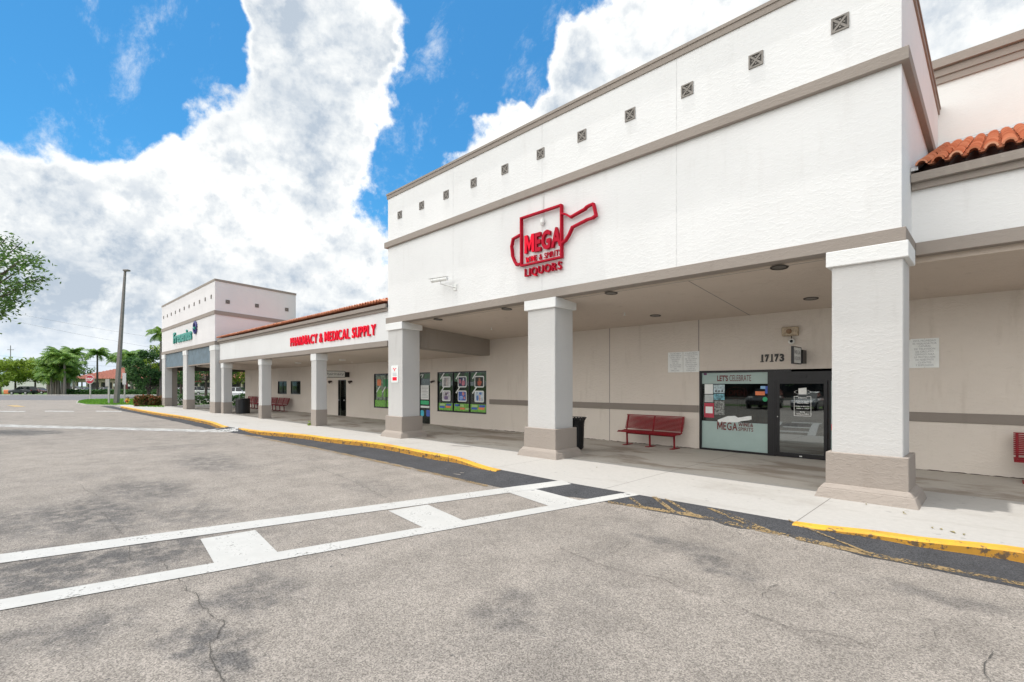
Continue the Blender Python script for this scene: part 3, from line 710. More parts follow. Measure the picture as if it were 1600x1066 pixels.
p_ = card('poster', 152, 538, 229, 598, simple('pale_blue_poster', (.40, .50, .54), .6, 0, .4, 25), wf)
for k in range(3):
    a = px4(168+k*22, 583); bm = B(); bm.faces.new([bm.verts.new((a[0]+.024*math.cos(q*math.pi/5), yv-.006, a[1]+.024*math.sin(q*math.pi/5))) for q in range(10)]); obj('poster_print', bm, M['blacktxt'], p_)
card('poster', 152, 602, 228, 645, simple('blue_poster', (.15, .35, .42), .6, 0, .7, 18), wf); card('poster', 158, 650, 228, 750, simple('silver_poster', (.22, .23, .22), .5, 0, .8, 22), wf)
p_ = card('poster', 87, 665, 155, 768, simple('red_poster', (.42, .03, .06), .5), wf); card('poster_print', 97, 690, 146, 738, M['signwhite'], p_, -.007)
card('sticker', 442, 585, 508, 612, M['orange'], wf); card('sticker', 510, 548, 546, 600, M['blue'], wf); p_ = card('sticker', 528, 615, 546, 660, M['signwhite'], wf)
card('sticker', 478, 548, 512, 568, simple('light_blue_print', (.25, .45, .7), .5), wf, -.006)
bm = B(); a = px4(510, 640); n = 16
bm.faces.new([bm.verts.new((a[0]+.062*math.cos(2*math.pi*k/n), yv-.005, a[1]+.062*math.sin(2*math.pi*k/n))) for k in range(n)]); obj('sticker', bm, simple('green_sticker', (.02, .35, .15), .5), wf)
card('sticker', 85, 458, 105, 472, simple('purple_sticker', (.12, .03, .10), .5), wf)
# door
DX0, DX1 = -4.15, SFX1
bm = B(); box(bm, DX0, DX1, fy0, fy1, SFZ-.30, SFZ-.062); box(bm, DX0, DX0+.05, fy0+.002, fy1, .15, SFZ-.30); box(bm, DX1-.05, DX1, fy0, fy1, .15, SFZ-.30); box(bm, -2.93, -2.88, fy0+.004, fy1, .15, SFZ-.30)
box(bm, -3.70, -3.40, fy0-.03, fy0, 2.20, 2.235)
dr = obj('sliding_door', bm, M['black'], LQ)
def leaf(x0, x1):
    bm = B(); a = YW+.0; b = YW+.04
    box(bm, x0, x0+.08, a, b, .16, 2.10); box(bm, x1-.08, x1, a, b, .16, 2.10); box(bm, x0+.08, x1-.08, a, b, .16, .27); box(bm, x0+.08, x1-.08, a, b, 2.03, 2.10)
    lf = obj('door_leaf', bm, M['black'], dr)
    bm = B(); box(bm, x0+.08, x1-.08, a+.015, a+.022, .27, 2.03); obj('door_pane', bm, M['doorglass'], dr)
leaf(-4.10, -2.95); 
bm = B(); box(bm, -2.88, DX1-.05, YW+.02, YW+.028, .16, 2.10); obj('door_pane', bm, M['glass'], dr)
bm = B(); quad(bm, [(-2.88, YW+.012, .16), (-2.70, YW+.012, .16), (-2.70, YW+.012, 2.1), (-2.88, YW+.012, 2.1)]); obj('frosted_vinyl', bm, M['frost'], dr)
bm = B(); box(bm, -2.87, -2.72, YW+.004, YW+.010, .90, 1.05); obj('sticker', bm, M['signred'], dr)
yd = YW+.012
a0, a1 = px4(712, 0)[0], px4(832, 0)[0]
rows = [(1.66, 1.69, 'BUSINESS HOURS', .25, .75), (1.575, 1.61, 'Monday to Thursday', .1, .9), (1.52, 1.555, '9:00am to 10:00pm', .18, .85), (1.44, 1.475, 'Friday to Saturday', .1, .9), (1.385, 1.42, '9:00am to 11:00pm', .15, .88), (1.30, 1.335, 'Sunday', .35, .65), (1.245, 1.28, '10:00am to 9:00pm', .15, .88)]
for z0, z1, s, u0, u1 in rows: obj('door_lettering', textbm(s, a0+(a1-a0)*u0, a0+(a1-a0)*u1, z0, z1, yd, off=.03), M['pvcwhite'], dr)
bm = B(); w = .006
for (x0, x1, z0, z1) in ((a0, a1, 1.215, 1.227), (a0, a0+.012, 1.227, 1.70), (a1-.012, a1, 1.227, 1.70), (a0, a0+.10, 1.70, 1.712), (a1-.10, a1, 1.70, 1.712)): quad(bm, [(x0, yd, z0), (x1, yd, z0), (x1, yd, z1), (x0, yd, z1)])
obj('door_lettering', bm, M['pvcwhite'], dr)
bm = B(); xc = (a0+a1)/2; 
bm.faces.new([bm.verts.new((xc+u, yd, z)) for u, z in ((-.09, 1.76), (.09, 1.76), (.09, 1.93), (-.09, 1.91))])
for sg in (-1, 1):
    for k in range(6):
        t0, t1 = k/6, (k+1)/6; f_ = lambda t: (xc+sg*(.10+.08*math.sin(t*math.pi)), 1.77+.10*t)
        (xa, za), (xb, zb) = f_(t0), f_(t1); quad(bm, [(xa-.006, yd, za), (xa+.006, yd, za), (xb+.006, yd, zb), (xb-.006, yd, zb)])
obj('door_lettering', bm, M['pvcwhite'], dr)
bm = B(); box(bm, -3.56, -3.50, YW-.004, YW, .19, .215); obj('door_lock', bm, M['pvcwhite'], dr); bm = B(); box(bm, -4.075, -4.055, YW-.006, YW, 1.17, 1.19); obj('door_lock', bm, M['pvcwhite'], dr)
# shop interior seen through the glass
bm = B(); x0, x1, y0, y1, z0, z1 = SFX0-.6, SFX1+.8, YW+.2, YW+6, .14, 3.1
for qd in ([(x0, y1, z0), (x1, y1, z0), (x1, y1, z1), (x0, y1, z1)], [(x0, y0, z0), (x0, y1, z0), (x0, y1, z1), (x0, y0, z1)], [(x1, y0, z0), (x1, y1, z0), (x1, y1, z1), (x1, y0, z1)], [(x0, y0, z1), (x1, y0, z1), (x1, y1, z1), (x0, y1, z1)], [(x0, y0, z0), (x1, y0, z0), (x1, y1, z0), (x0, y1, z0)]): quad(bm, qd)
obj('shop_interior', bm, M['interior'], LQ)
r_ = random.Random(5)
for k, (sx, sy) in enumerate(((-5.9, 16.2), (-4.4, 17.0), (-3.2, 16.6))):
    t = thing('display_shelf', ['dark display shelf of bottles behind the left end of the store window', 'dark display shelf of bottles behind the right end of the store window', 'dark display shelf of bottles seen through the glass door'][k], 'shelf', (sx+.5, sy, .15))
    bm = B(); box(bm, sx, sx+1.1, sy+.35, sy+.39, .15, 2.0); box(bm, sx, sx+.03, sy, sy+.35, .15, 2.0); box(bm, sx+1.07, sx+1.1, sy, sy+.35, .15, 2.0); obj('frame', bm, simple('shelf_wood', (.09, .05, .03), .6), t)
    for lv in range(4):
        z = .35+lv*.42; bm = B(); box(bm, sx+.03, sx+1.07, sy+.01, sy+.35, z, z+.03); obj('shelf_board', bm, simple('shelf_wood', (.09, .05, .03), .6), t)
        bm = B()
        for j in range(9): lathe(bm, (sx+.11+j*.11, sy+.12, z+.03), [(.035, 0), (.037, .16), (.014, .22), (.014, .29)], 7)
        o = obj('bottle_row', bm, simple(['green_bottle', 'amber_bottle', 'clear_bottle'][r_.randrange(3)], [(.02, .07, .03), (.15, .05, .01), (.25, .25, .25)][r_.randrange(3)], .15), t)
# OPEN neon sign
t = thing('open_sign', 'oval red neon OPEN sign hanging behind the upper store window glass', 'sign', (px4(315, 590)[0], YW+.12, 1.75))
bm = B(); a = px4(245, 590, YW+.12); b = px4(388, 590, YW+.12); xc, zc, rx, rz = (a[0]+b[0])/2, 1.78, (b[0]-a[0])/2, .16
tube(bm, [(xc+rx*math.cos(k*math.pi/12), YW+.12, zc+rz*math.sin(k*math.pi/12)) for k in range(25)], .008, 5); obj('tube_ring', bm, M['litred'], t)
obj('tube_lettering', textbm('OPEN', xc-rx*.78, xc+rx*.78, zc-.075, zc+.075, YW+.12, .015), M['litred'], t)
for x0, x1 in ((-15.0, SFX0-.01), (SFX1+.01, 12)):  # uneven dark strip along the wall foot: grime with painted contact shade
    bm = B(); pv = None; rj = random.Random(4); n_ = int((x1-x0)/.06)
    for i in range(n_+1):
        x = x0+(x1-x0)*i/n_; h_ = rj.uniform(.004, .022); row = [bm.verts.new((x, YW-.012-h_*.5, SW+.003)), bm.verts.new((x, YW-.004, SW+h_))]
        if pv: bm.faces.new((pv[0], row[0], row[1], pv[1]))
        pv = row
    obj('grime_contact_shade', bm, simple('grime_and_shade', (.07, .055, .045), .95), LQ)
# ---- right wing (tile roof and recessed fascia) ----
YR = 10.82
bm = B(); box(bm, TX1+.0, 14, YR, YR+.3, 4.40, 5.50); obj('wing_fascia', bm, M['white'], LQ)
bm = B(); box(bm, TX1+.061, 14, YR-.06, YR+.3, 4.19, 4.405); bevel(bm, .005); obj('fascia_band', bm, M['taupe'], LQ)
def gutter(parent, x0, x1, y, z0, z1):
    bm = B(); h = (z1-z0); box(bm, x0, x1, y-.08, y+.02, z0, z0+h*.42); box(bm, x0, x1, y-.17, y+.02, z0+h*.44, z1); box(bm, x0, x1, y-.075, y+.02, z0+h*.42, z0+h*.44); return obj('gutter', bm, M['taupe'], parent)
gutter(LQ, TX1+.01, 14, YR, 5.30, 5.55)
def tiles(parent, x0, x1, ye, ze, yt, zt, pitch=.205, row=.27, nseg=6):
    L = math.hypot(yt-ye, zt-ze); dy, dz = (yt-ye)/L, (zt-ze)/L; nr = int(L/row); nc = int((x1-x0)/pitch)
    vs, fs = [], []; rg = random.Random(11)
    for c in range(nc):
        xc = x0+pitch*(c+.5)
        for r in range(nr+1):
            s0 = r*row-.03; jj = rg.uniform(-.01, .012); s1 = min(s0+row+.05, L)
            if s0 >= L: continue
            j = rg.gauss(0, .006)
            for kind in (0, 1):   # 0 = cover (convex), 1 = pan (concave)
                xx = xc+j if kind == 0 else xc+pitch/2; s0 = s0+(.10 if kind else jj); ra0 = .080 if kind == 0 else .045; ra1 = ra0*.78
                b = len(vs)
                for (s, rad, up) in ((s0, ra0, .078), (s1, ra1, .010)):
                    for thk in (0, 1):
                        rr_ = rad-(.026*thk)
                        for k in range(nseg+1):
                            a = math.pi*k/nseg; h = rr_*math.sin(a)*(1 if kind == 0 else -.45)+(up if kind == 0 else up*.8+.0)
                            X = xx-rr_*math.cos(a)*1.05; vs.append((X, ye+dy*s-dz*h, ze+dz*s+dy*h+.03))
                n1 = nseg+1; A0, A1, B0, B1 = b, b+n1, b+2*n1, b+3*n1
                for k in range(nseg):
                    fs.append((A0+k, A0+k+1, B0+k+1, B0+k)); fs.append((A0+k, A1+k, A1+k+1, A0+k+1))
    return raw('roof_tiles', vs, fs, M['tile'], parent)
tiles(LQ, TX1+.06, 8, YR-.16, 5.57, TYB-.02, 7.78)
bm = B(); slab6(bm, TX1+.01, 14, YR-.1, TYB, 5.48, 5.565, 7.70, 7.78); obj('roof_deck', bm, simple('roof_underlay', (.07, .05, .045), .9), LQ)
bm = B(); slab6(bm, TX1+.005, TX1+.10, YR-.15, TYB, 5.60, 5.66, 7.84, 7.90); box(bm, TX1+.1, 14, TYB-.04, TYB, 7.90, 7.96); obj('flashing', bm, M['metal'], LQ)
bm = B(); box(bm, TX1-1.5, 14, TYB+.001, TYB+.4, 6.0, 9.6); obj('upper_wall', bm, M['upper'], LQ)
bm = B(); box(bm, TX1-1.5, 14, TYB-.06, TYB+.45, 9.44, 9.60); box(bm, TX1-1.5, 14, TYB-.10, TYB+.45, 9.60, 9.76); box(bm, TX1-1.5, 14, TYB-.19, TYB+.45, 9.79, 10.0); box(bm, TX1-1.5, 14, TYB-.08, TYB+.4, 9.76, 9.79); obj('cornice', bm, M['taupe'], LQ)
# ---- pharmacy wing ----------------------------------------------------------
PH = thing('store_building', 'low pharmacy wing with clay tile roof edge and slim columns between the two towers', 'building', (-26, 12, 0))
PX0, PX1, YP = -36.3, TX0-.01, 9.65
bm = B(); box(bm, PX0, PX1, YP, YP+.3, 3.60, 4.80); obj('wing_fascia', bm, M['white'], PH)
bm = B(); box(bm, PX0, PX1-.055, YP-.05, YP+.35, 3.41, 3.61); bevel(bm, .005); obj('fascia_band', bm, M['taupe'], PH)
gutter(PH, PX0+.08, PX1, YP, 4.68, 4.93)
tiles(PH, PX0+.1, PX1, YP-.17, 4.95, 14.2, 6.25, .205, .3)
bm = B(); slab6(bm, PX0, PX1, YP-.1, 14.2, 4.80, 4.935, 6.1, 6.235); obj('roof_deck', bm, simple('roof_underlay', (.07, .05, .045), .9), PH)
bm = B(); slab6(bm, PX0+.0, TX0+.09, YP+.351, YW+.2, 3.44, 3.65, 3.21, 3.42); slab6(bm, -45.28, PX0-.001, 10.4, YW+.2, 3.42, 3.65, 3.21, 3.42); obj('porch_ceiling', bm, M['ceil'], PH)
for x0, x1 in ((-29.09, -28.61), (-22.32, -21.80), (-35.97, -35.46)): column(PH, x0, x1, YP, YP+.5, 'mid')
WH = [(-38.05, -36.36, 1.33, 2.27), (-35.67, -33.97, 1.35, 2.27), (-28.49, -27.45, .1, 2.30), (-24.29, -21.9, .76, 2.60), (-20.85, -19.14, .1, 2.60), (-18.59, -15.21, .77, 2.59), (-30.95, -30.0, .95, 2.25)]
bm = B(); wall(bm, -45.28, -15.0, SW-.05, 4.35, YW, YW+.2, WH); obj('shop_wall', bm, M['wall'], PH)
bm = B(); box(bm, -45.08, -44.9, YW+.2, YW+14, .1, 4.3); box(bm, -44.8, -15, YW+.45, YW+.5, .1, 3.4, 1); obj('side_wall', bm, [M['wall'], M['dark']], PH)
def win(parent, h, n, name='window', sill=False):
    bm = B(); x0, x1, z0, z1 = h; a, b = YW+.02, YW+.08; w = .05
    box(bm, x0, x1, a, b, z1-w, z1); box(bm, x0, x1, a, b, z0, z0+w)
    for k in range(n+1):
        xx = x0+(x1-x0-w)*k/n; box(bm, xx, xx+w, a+.002, b-.002, z0+w, z1-w)
    f = obj(name, bm, M['black'], parent)
    bm = B(); box(bm, x0+.02, x1-.02, YW+.05, YW+.056, z0+.02, z1-.02); obj('pane', bm, M['filmglass'], f)
    return f
win(PH, WH[0], 2); win(PH, WH[1], 1); win(PH, WH[6], 1)
d = win(PH, WH[2], 1, 'door'); bm = B(); box(bm, -28.4, -28.33, YW-.04, YW+.02, 1.05, 1.12); box(bm, -27.7, -27.62, YW-.04, YW+.02, 1.05, 1.12); obj('door_handle', bm, M['metal'], d)
yg = YW+.045
def rect(bm, x0, x1, z0, z1, y=yg, mi=0): quad(bm, [(x0, y, z0), (x1, y, z0), (x1, y, z1), (x0, y, z1)], mi)
def rrect(bm, x0, x1, z0, z1, r, y, mi=0):
    pts = []
    for cx_, cz_, a0_ in ((x1-r, z1-r, 0), (x0+r, z1-r, 90), (x0+r, z0+r, 180), (x1-r, z0+r, 270)):
        for k in range(4): a = R(a0_+30*k); pts.append((cx_+r*math.cos(a), y, cz_+r*math.sin(a)))
    bm.faces.new([bm.verts.new(p) for p in pts]).material_index = mi
w3 = win(PH, WH[5], 3)
x0, x1 = -18.59, -15.21; pw = (x1-x0)/3
photom = [simple('photo_print_a', (.38, .36, .38), .5, 0, .95, 6), simple('photo_print_b', (.25, .15, .28), .5, 0, .9, 7), simple('photo_print_c', (.28, .07, .03), .5, 0, .9, 7), simple('photo_print_d', (.32, .26, .36), .5, 0, .9, 7), simple('photo_print_e', (.05, .12, .5), .5, 0, .7, 6), simple('photo_print_f', (.35, .42, .58), .5, 0, .9, 6)]
for k in range(3):
    xa, xb = x0+pw*k+.07, x0+pw*(k+1)-.03
    bm = B(); rect(bm, xa, xb, 2.15, 2.52); obj('window_film', bm, M['green'], w3)
    bm = B(); rect(bm, xa, xb, .84, 1.17); obj('window_film', bm, M['lime'], w3)
    bm = B()
    for j, (u, v, mi) in enumerate(((.06, .09, 0), (.5, .1, 1), (.08, .2, 2), (.55, .2, 0)) if k != 1 else ((.05, .2, 0), (.3, .19, 2), (.7, .05, 2), (.4, .06, 1))):
        rrect(bm, xa+(xb-xa)*u, xa+(xb-xa)*(u+.36), .85+v, .85+v+.09, .02, yg-.003, mi)
    obj('film_print', bm, [M['blue'], M['orange'], simple('pale_green_print', (.4, .55, .25), .5)], w3)
    for j in range(2):
        zc = 2.16 if j == 0 else 1.53; xc = xa+(xb-xa)*.55; a = .30
        bm = B(); rrect(bm, xc-a, xc+a, zc-.27, zc+.22, .06, yg-.004); f = obj('photo_card', bm, M['signwhite'], w3)
        PAL = [((.55, .55, .56), (.02, .02, .02), (.45, .35, .32)), ((.02, .03, .09), (.55, .18, .25), (.5, .52, .6)), ((.015, .012, .01), (.45, .10, .05), (.30, .15, .08)),
               ((.50, .47, .52), (.16, .10, .24), (.10, .08, .10)), ((.03, .10, .42), (.65, .25, .25), (.25, .40, .75)), ((.50, .58, .66), (.08, .20, .50), (.60, .25, .12))][k+3*j]
        SH = [((-.12, -.18, .06, .34), (.02, -.20, .06, .36), (-.14, -.2, .1, .05)), ((-.02, -.2, .2, .26), (.05, .02, .1, .13), (-.2, -.1, .12, .2)), ((-.10, -.2, .22, .24), (-.04, .0, .12, .14), (.1, -.1, .06, .1)),
              ((-.15, -.2, .28, .16), (-.08, -.02, .14, .14), (.08, .05, .08, .08)), ((0, 0, .16, .15), (-.18, -.18, .24, .16), (.1, -.16, .1, .12)), ((-.18, -.2, .14, .22), (.02, -.2, .06, .24), (0, .05, .16, .1))][k+3*j]
        bm = B(); rrect(bm, xc-a+.045, xc+a-.045, zc-.225, zc+.175, .04, yg-.007)
        for q_, (u, v_, w_, h_) in enumerate(SH): rrect(bm, xc+u, xc+u+w_, zc+v_, zc+v_+h_, min(w_, h_)*.4, yg-.009-.001*q_, 1+(q_ % 2))
        obj('card_picture', bm, [simple('card_%d_%d' % (k+3*j, z_), c_, .5, 0, .3, 9) for z_, c_ in enumerate(PAL)], f)
        bm = B(); xq, zq = xc-a-.12, zc+.12
        bm.faces.new([bm.verts.new(p) for p in ((xq-.04, yg-.005, zq), (xq+.01, yg-.005, zq-.04), (xq+.30, yg-.005, zq+.26), (xq+.25, yg-.005, zq+.30))]); obj('film_print', bm, M['signwhite'], w3)
w1 = win(PH, WH[3], 2)
bm = B(); rect(bm, -24.24, -22, .83, 1.18); obj('window_film', bm, M['lime'], w1)
bm = B(); rect(bm, -24.1, -22, 1.2, 2.5); obj('window_film', bm, simple('grey_green_film', (.16, .22, .15), .4, 0, .7, 5), w1)
bm = B(); rrect(bm, -24.0, -23.6, 1.95, 2.3, .08, yg-.003, 0); rrect(bm, -23.4, -22.9, 1.9, 2.3, .04, yg-.003, 1); rrect(bm, -24.0, -23.55, 1.35, 1.75, .04, yg-.003, 2); rrect(bm, -23.35, -22.9, 1.35, 1.8, .04, yg-.003, 2)
for a in (-24.1, -23.5): bm.faces.new([bm.verts.new((a+u, yg-.005, 1.62+v)) for u, v in ((0, 0), (.05, -.04), (.4, .28), (.36, .32))]).material_index = 3
obj('film_print', bm, [M['orange'], simple('mid_green_print', (.03, .25, .08), .5), M['lime'], M['signwhite']], w1)
d2 = win(PH, WH[4], 2, 'door'); dx0, dx1 = -20.0, -19.2
bm = B(); rect(bm, -20.8, dx1, 2.30, 2.53); obj('window_film', bm, M['green'], d2)
obj('door_lettering', textbm('17177', -20.6, -19.72, 2.33, 2.50, yg-.004, off=.02), M['signwhite'], d2)
bm = B(); rect(bm, -19.95, -19.3, 1.30, 1.98, yg-.004); obj('paper_notice', bm, M['signwhite'], d2)
bm = B()
for k in range(8): rect(bm, -19.88, -19.37-(.1 if k % 3 == 2 else 0), 1.88-k*.07, 1.90-k*.07, yg-.006)
obj('notice_print', bm, M['graytxt'], d2)
bm = B(); rrect(bm, -20.0, -19.3, 1.06, 1.24, .03, yg-.004, 0); rect(bm, -19.98, -19.25, .90, .99, yg-.004, 1); rrect(bm, -19.98, -19.7, .48, .78, .1, yg-.004, 2); rrect(bm, -19.5, -19.22, .5, .80, .05, yg-.004, 3)
obj('film_print', bm, [simple('emerald_print', (.02, .42, .16), .5), M['signwhite'], simple('cyan_print', (.05, .45, .6), .5), M['blue']], d2)
# ---- corner tower -----------------------------------------------------------
CT_ = thing('store_building', 'distant white corner tower with teal lettering and slate blue panels between grey columns', 'building', (-44, 12, 0))
KX0, KX1, KY, KYB = -52.34, -36.37, 9.4, 14.6
def tp(y, zf): return zf-(y-KY)*.055
def tblock(bm, o_, z0, z1): slab6(bm, KX0-o_, KX1+o_, KY-o_, KYB+o_, z0, z1, tp(KYB, z0) if z0 > 5 else z0, tp(KYB, z1))
bm = B(); tblock(bm, 0, 4.85, 6.66); tblock(bm, -.001, 6.66, 8.80); obj('tower_wall', bm, M['pinkwhite'], CT_)
bm = B(); tblock(bm, .05, 6.62, 6.87); obj('tower_band', bm, M['taupe'], CT_)
bm = B(); tblock(bm, .03, 8.79, 8.93); obj('coping', bm, M['taupe'], CT_)
bm = B(); box(bm, KX0-.04, KX1+.04, KY-.04, KY+.9, 4.62, 4.86); box(bm, KX1-.8, KX1+.04, KY+.9, KYB, 4.62, 4.86); box(bm, KX0-.04, KX0+.8, KY+.9, KYB, 4.62, 4.86); obj('fascia_band', bm, M['taupe'], CT_)
for k in range(11): vent(CT_, -51.6+1.44*k, 7.85, KY)
for k, y in enumerate((10.14, 11.95, 13.95)): vent(CT_, y, 7.5-.05*k, KX1, True)
for x0, x1 in ((-52.34, -51.2), (-44.84, -43.74), (-37.54, -36.37)): column(CT_, x0, x1, KY, KY+.53, 'tall')
bm = B(); box(bm, -52.2, -51.22, 9.93, 10.32, SW, 4.6); bevel(bm, .01); obj('pilaster', bm, M['stripe'], CT_)
for x0, x1 in ((-51.2, -44.84), (-43.74, -37.54)):
    bm = B()
    n = 26
    for k in range(n): box(bm, x0+(x1-x0)*k/n, x0+(x1-x0)*(k+1)/n-.01, KY+.10, KY+.14+(k % 2)*.008, 3.50, 4.62)
    box(bm, x0, x1, KY+.11, KY+.30, 3.42, 3.50, 1); box(bm, x0, x1, KY+.15, KY+.28, 3.5, 4.62, 1)
    obj('awning_panel', bm, [M['bluepanel'], M['taupe']], CT_)
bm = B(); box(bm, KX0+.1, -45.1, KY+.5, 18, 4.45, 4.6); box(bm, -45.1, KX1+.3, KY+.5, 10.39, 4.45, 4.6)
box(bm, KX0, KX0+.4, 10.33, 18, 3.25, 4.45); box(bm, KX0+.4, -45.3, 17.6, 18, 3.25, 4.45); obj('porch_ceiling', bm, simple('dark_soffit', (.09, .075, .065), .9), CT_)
bm = B(); box(bm, KX0, KX0+.6, 17.4, 18, SW, 3.25); bevel(bm, .01); obj('column', bm, M['col'], CT_)
# ================================================================== SIGNS
P3 = 7.617
def q3(x, y, Y): return F(780+x/P3, 300+y/P3, Y)
MS = thing('wall_sign', 'red outlined bottle sign with MEGA WINE & SPIRITS LIQUORS letters on the white tower', 'sign', (-8.3, 9.5, 5.0))
def outline(pts, closed, r=.021):
    p = [q3(x, y, 9.50) for x, y in pts]; 
    if closed: p.append(p[0])
    bm = B()
    for (xa, za), (xb, zb) in zip(p, p[1:]):
        d = Vector((xb-xa, zb-za)); L = d.length; d.normalize(); n_ = Vector((-d.y, d.x))*r; e = d*r*.9
        P = [(xa-e.x-n_.x, za-e.y-n_.y), (xb+e.x-n_.x, zb+e.y-n_.y), (xa-e.x+n_.x, za-e.y+n_.y), (xb+e.x+n_.x, zb+e.y+n_.y)]
        hexa(bm, [(x, y, z) for y in (9.46+random.uniform(0, .002), 9.56) for x, z in P])
    for f in bm.faces: f.normal_update()
    return bm
for pts, c in ((((262, 315), (740, 157), (742, 775), (265, 880)), True), (((262, 505), (165, 560), (147, 650), (160, 770), (185, 830), (210, 872), (262, 850)), False),
               (((745, 258), (790, 265), (850, 300), (1020, 203), (1040, 180), (1075, 160), (1120, 142), (1133, 200), (1150, 280), (1110, 310), (1050, 328), (870, 420), (830, 510), (790, 575), (745, 612)), False)):
    obj('outline_tube', outline(pts, c), [M['signdark']], MS)
def signrow(s, xa, ya0, ya1, xb, yb0, yb1, off, gap=.07, ext=.07):
    A, Bq = q3(xa, ya1, 9.46), q3(xb, yb1, 9.46); A2, B2 = q3(xa, ya0, 9.46), q3(xb, yb0, 9.46)
    z0 = (A[1]+Bq[1])/2; z1 = (A2[1]+B2[1])/2
    letters(s, A[0], Bq[0], z0, z1, 9.57, ext, [M['signred'], M['signdark']], MS, off, gap)
signrow('MEGA', 287, 515, 728, 722, 400, 625, .035)
signrow('WINE & SPIRITS', 287, 762, 835, 712, 674, 742, .008, .15, .03)
signrow('LIQUORS', 287, 905, 1003, 722, 818, 915, .012, .15)
PS = thing('wall_sign', 'red channel letters PHARMACY & MEDICAL SUPPLY on the white fascia under the tile roof', 'sign', (-27, 9.5, 4))
a, b = F(450.5, 530, 9.5), F(583, 515, 9.5)
letters('PHARMACY & MEDICAL SUPPLY', a[0], b[0], 3.87, 4.30, 9.63, .05, [M['signred'], M['signred']], PS, .012, .13, .30)
FS = thing('wall_sign', 'teal lettering and round navy emblem on the white corner tower', 'sign', (-47, 9.3, 5.2))
def q7(x, y): return F(200+x/4.4417, 420+y/4.4417, 9.3)
a, b = q7(312, 440), q7(437, 440)
letters('Fresenius', a[0], b[0], 5.36, 6.22, 9.38, .08, [M['teal'], M['teal']], FS, .03, .05)
a = q7(461, 418); bm = B()
tube(bm, [(a[0]+.36*math.cos(k*math.pi/10), 9.33, 6.1+.40*math.sin(k*math.pi/10)) for k in range(21)], .07, 6); obj('emblem_ring', bm, M['navy'], FS)
bm = B(); tube(bm, [(a[0]-.18, 9.33, 6.12), (a[0], 9.33, 6.0), (a[0]+.18, 9.33, 6.12)], .08, 6); obj('emblem_mark', bm, M['teal'], FS)
# house number
HN = thing('house_number', 'black numerals 17173 fixed to the greige wall above the store window', 'number', (-4.2, YW-.02, 2.6))
xx = [px4(v, 0, YW)[0] for v in (478, 512, 545, 578, 612, 650)]
for ch, xa, xb in zip('17173', xx, xx[1:]):
    wd = (xb-xa)*.82; bm = textbm(ch, xa+.01+(.03 if ch == '1' else 0), xa+.01+wd-(.03 if ch == '1' else 0), 2.60, 2.80, YW-.002, .02, .045)
    if ch == '1': box(bm, xa+.01, xa+wd, YW-.024, YW-.002, 2.60, 2.622)
    if ch == '7': box(bm, xa+.008, xa+.03, YW-.0245, YW-.002, 2.73, 2.80)
    obj('numeral', bm, M['blacktxt'], HN)
def board(label, x0, x1, z0, z1, lines, group=None, y=YW):
    t = thing('notice_board', label, 'sign', ((x0+x1)/2, y-.02, z0), group)
    bm = B(); box(bm, x0, x1, y-.022, y-.004, z0, z1); bevel(bm, .003); obj('panel', bm, M['signwhite'], t)
    n = len(lines); h = (z1-z0)*.92/n
    for k, s in enumerate(lines):
        w = (x1-x0)*min(.9, .052*len(s)+.05); xc = (x0+x1)/2; zt = z1-(z1-z0)*.04-h*k
        obj('notice_text', textbm(s, xc-w/2, xc+w/2, zt-h*.78, zt-h*.12, y-.024, off=.0), M['graytxt'], t)
    bm = B(); 
    for z in (z0+.012, z1-.012): box(bm, (x0+x1)/2-.006, (x0+x1)/2+.006, y-.028, y-.02, z-.006, z+.006)
    obj('screw', bm, M['metal'], t)
ES = ['ESTA PROPIEDAD', 'ES VIGILADA POR', 'CAMARAS', 'DE TELEVISION', 'DE CIRCUITO', 'CERRADO PARA', 'LA PROTECCION', 'DE NUESTROS', 'CLIENTES', 'Y EMPLEADOS']
EN = ['THIS PROPERTY', 'IS MONITORED BY', 'CLOSED CIRCUIT', 'TELEVISION', 'CAMERAS', 'FOR THE', 'PROTECTION OF', 'OUR CUSTOMERS', 'AND', 'EMPLOYEES']
board('white camera warning notice, left half of the pair beside the store window', -7.09, -6.62, 2.37, 2.975, EN)
board('white camera warning notice, right half of the pair touching the wall joint', -6.61, -6.13, 2.37, 2.975, ES)
board('white Spanish camera warning notice on the wall right of the nearest column', -1.37, -.89, 2.37, 3.01, ES)
bm = B(); box(bm, -1.50, -1.37, YW-.02, YW-.004, 2.37, 2.99); tag(obj('notice_board', bm, M['signwhite']), 'narrow edge of a blank white notice half hidden behind the nearest column', 'sign')
# small sign on column A
t = thing('warning_sign', 'small white and red notice sign on the front of the left big column', 'sign', (-15.3, YF-.02, 2.1))
a, b = F(611.5, 598, YF-.01), F(622.5, 571, YF-.01)
bm = B(); rrect(bm, a[0], b[0], a[1], b[1], .05, YF-.018); f = bmesh.ops.extrude_face_region(bm, geom=bm.faces[:]); bmesh.ops.translate(bm, verts=[v for v in f['geom'] if isinstance(v, bmesh.types.BMVert)], vec=(0, .014, 0)); obj('panel', bm, M['signwhite'], t)
bm = B(); w_ = b[0]-a[0]; h_ = b[1]-a[1]; y_ = YF-.021
rect(bm, a[0]+w_*.2, b[0]-w_*.2, a[1]+h_*.12, a[1]+h_*.32, y_); 
for u, v in ((.35, .82), (.65, .82), (.5, .76)): rect(bm, a[0]+w_*(u-.07), a[0]+w_*(u+.07), a[1]+h_*(v-.03), a[1]+h_*(v+.03), y_)
rect(bm, a[0]+w_*.46, a[0]+w_*.54, a[1]+h_*.66, a[1]+h_*.76, y_-.001)
obj('sign_print', bm, M['signred'], t)
bm = B()
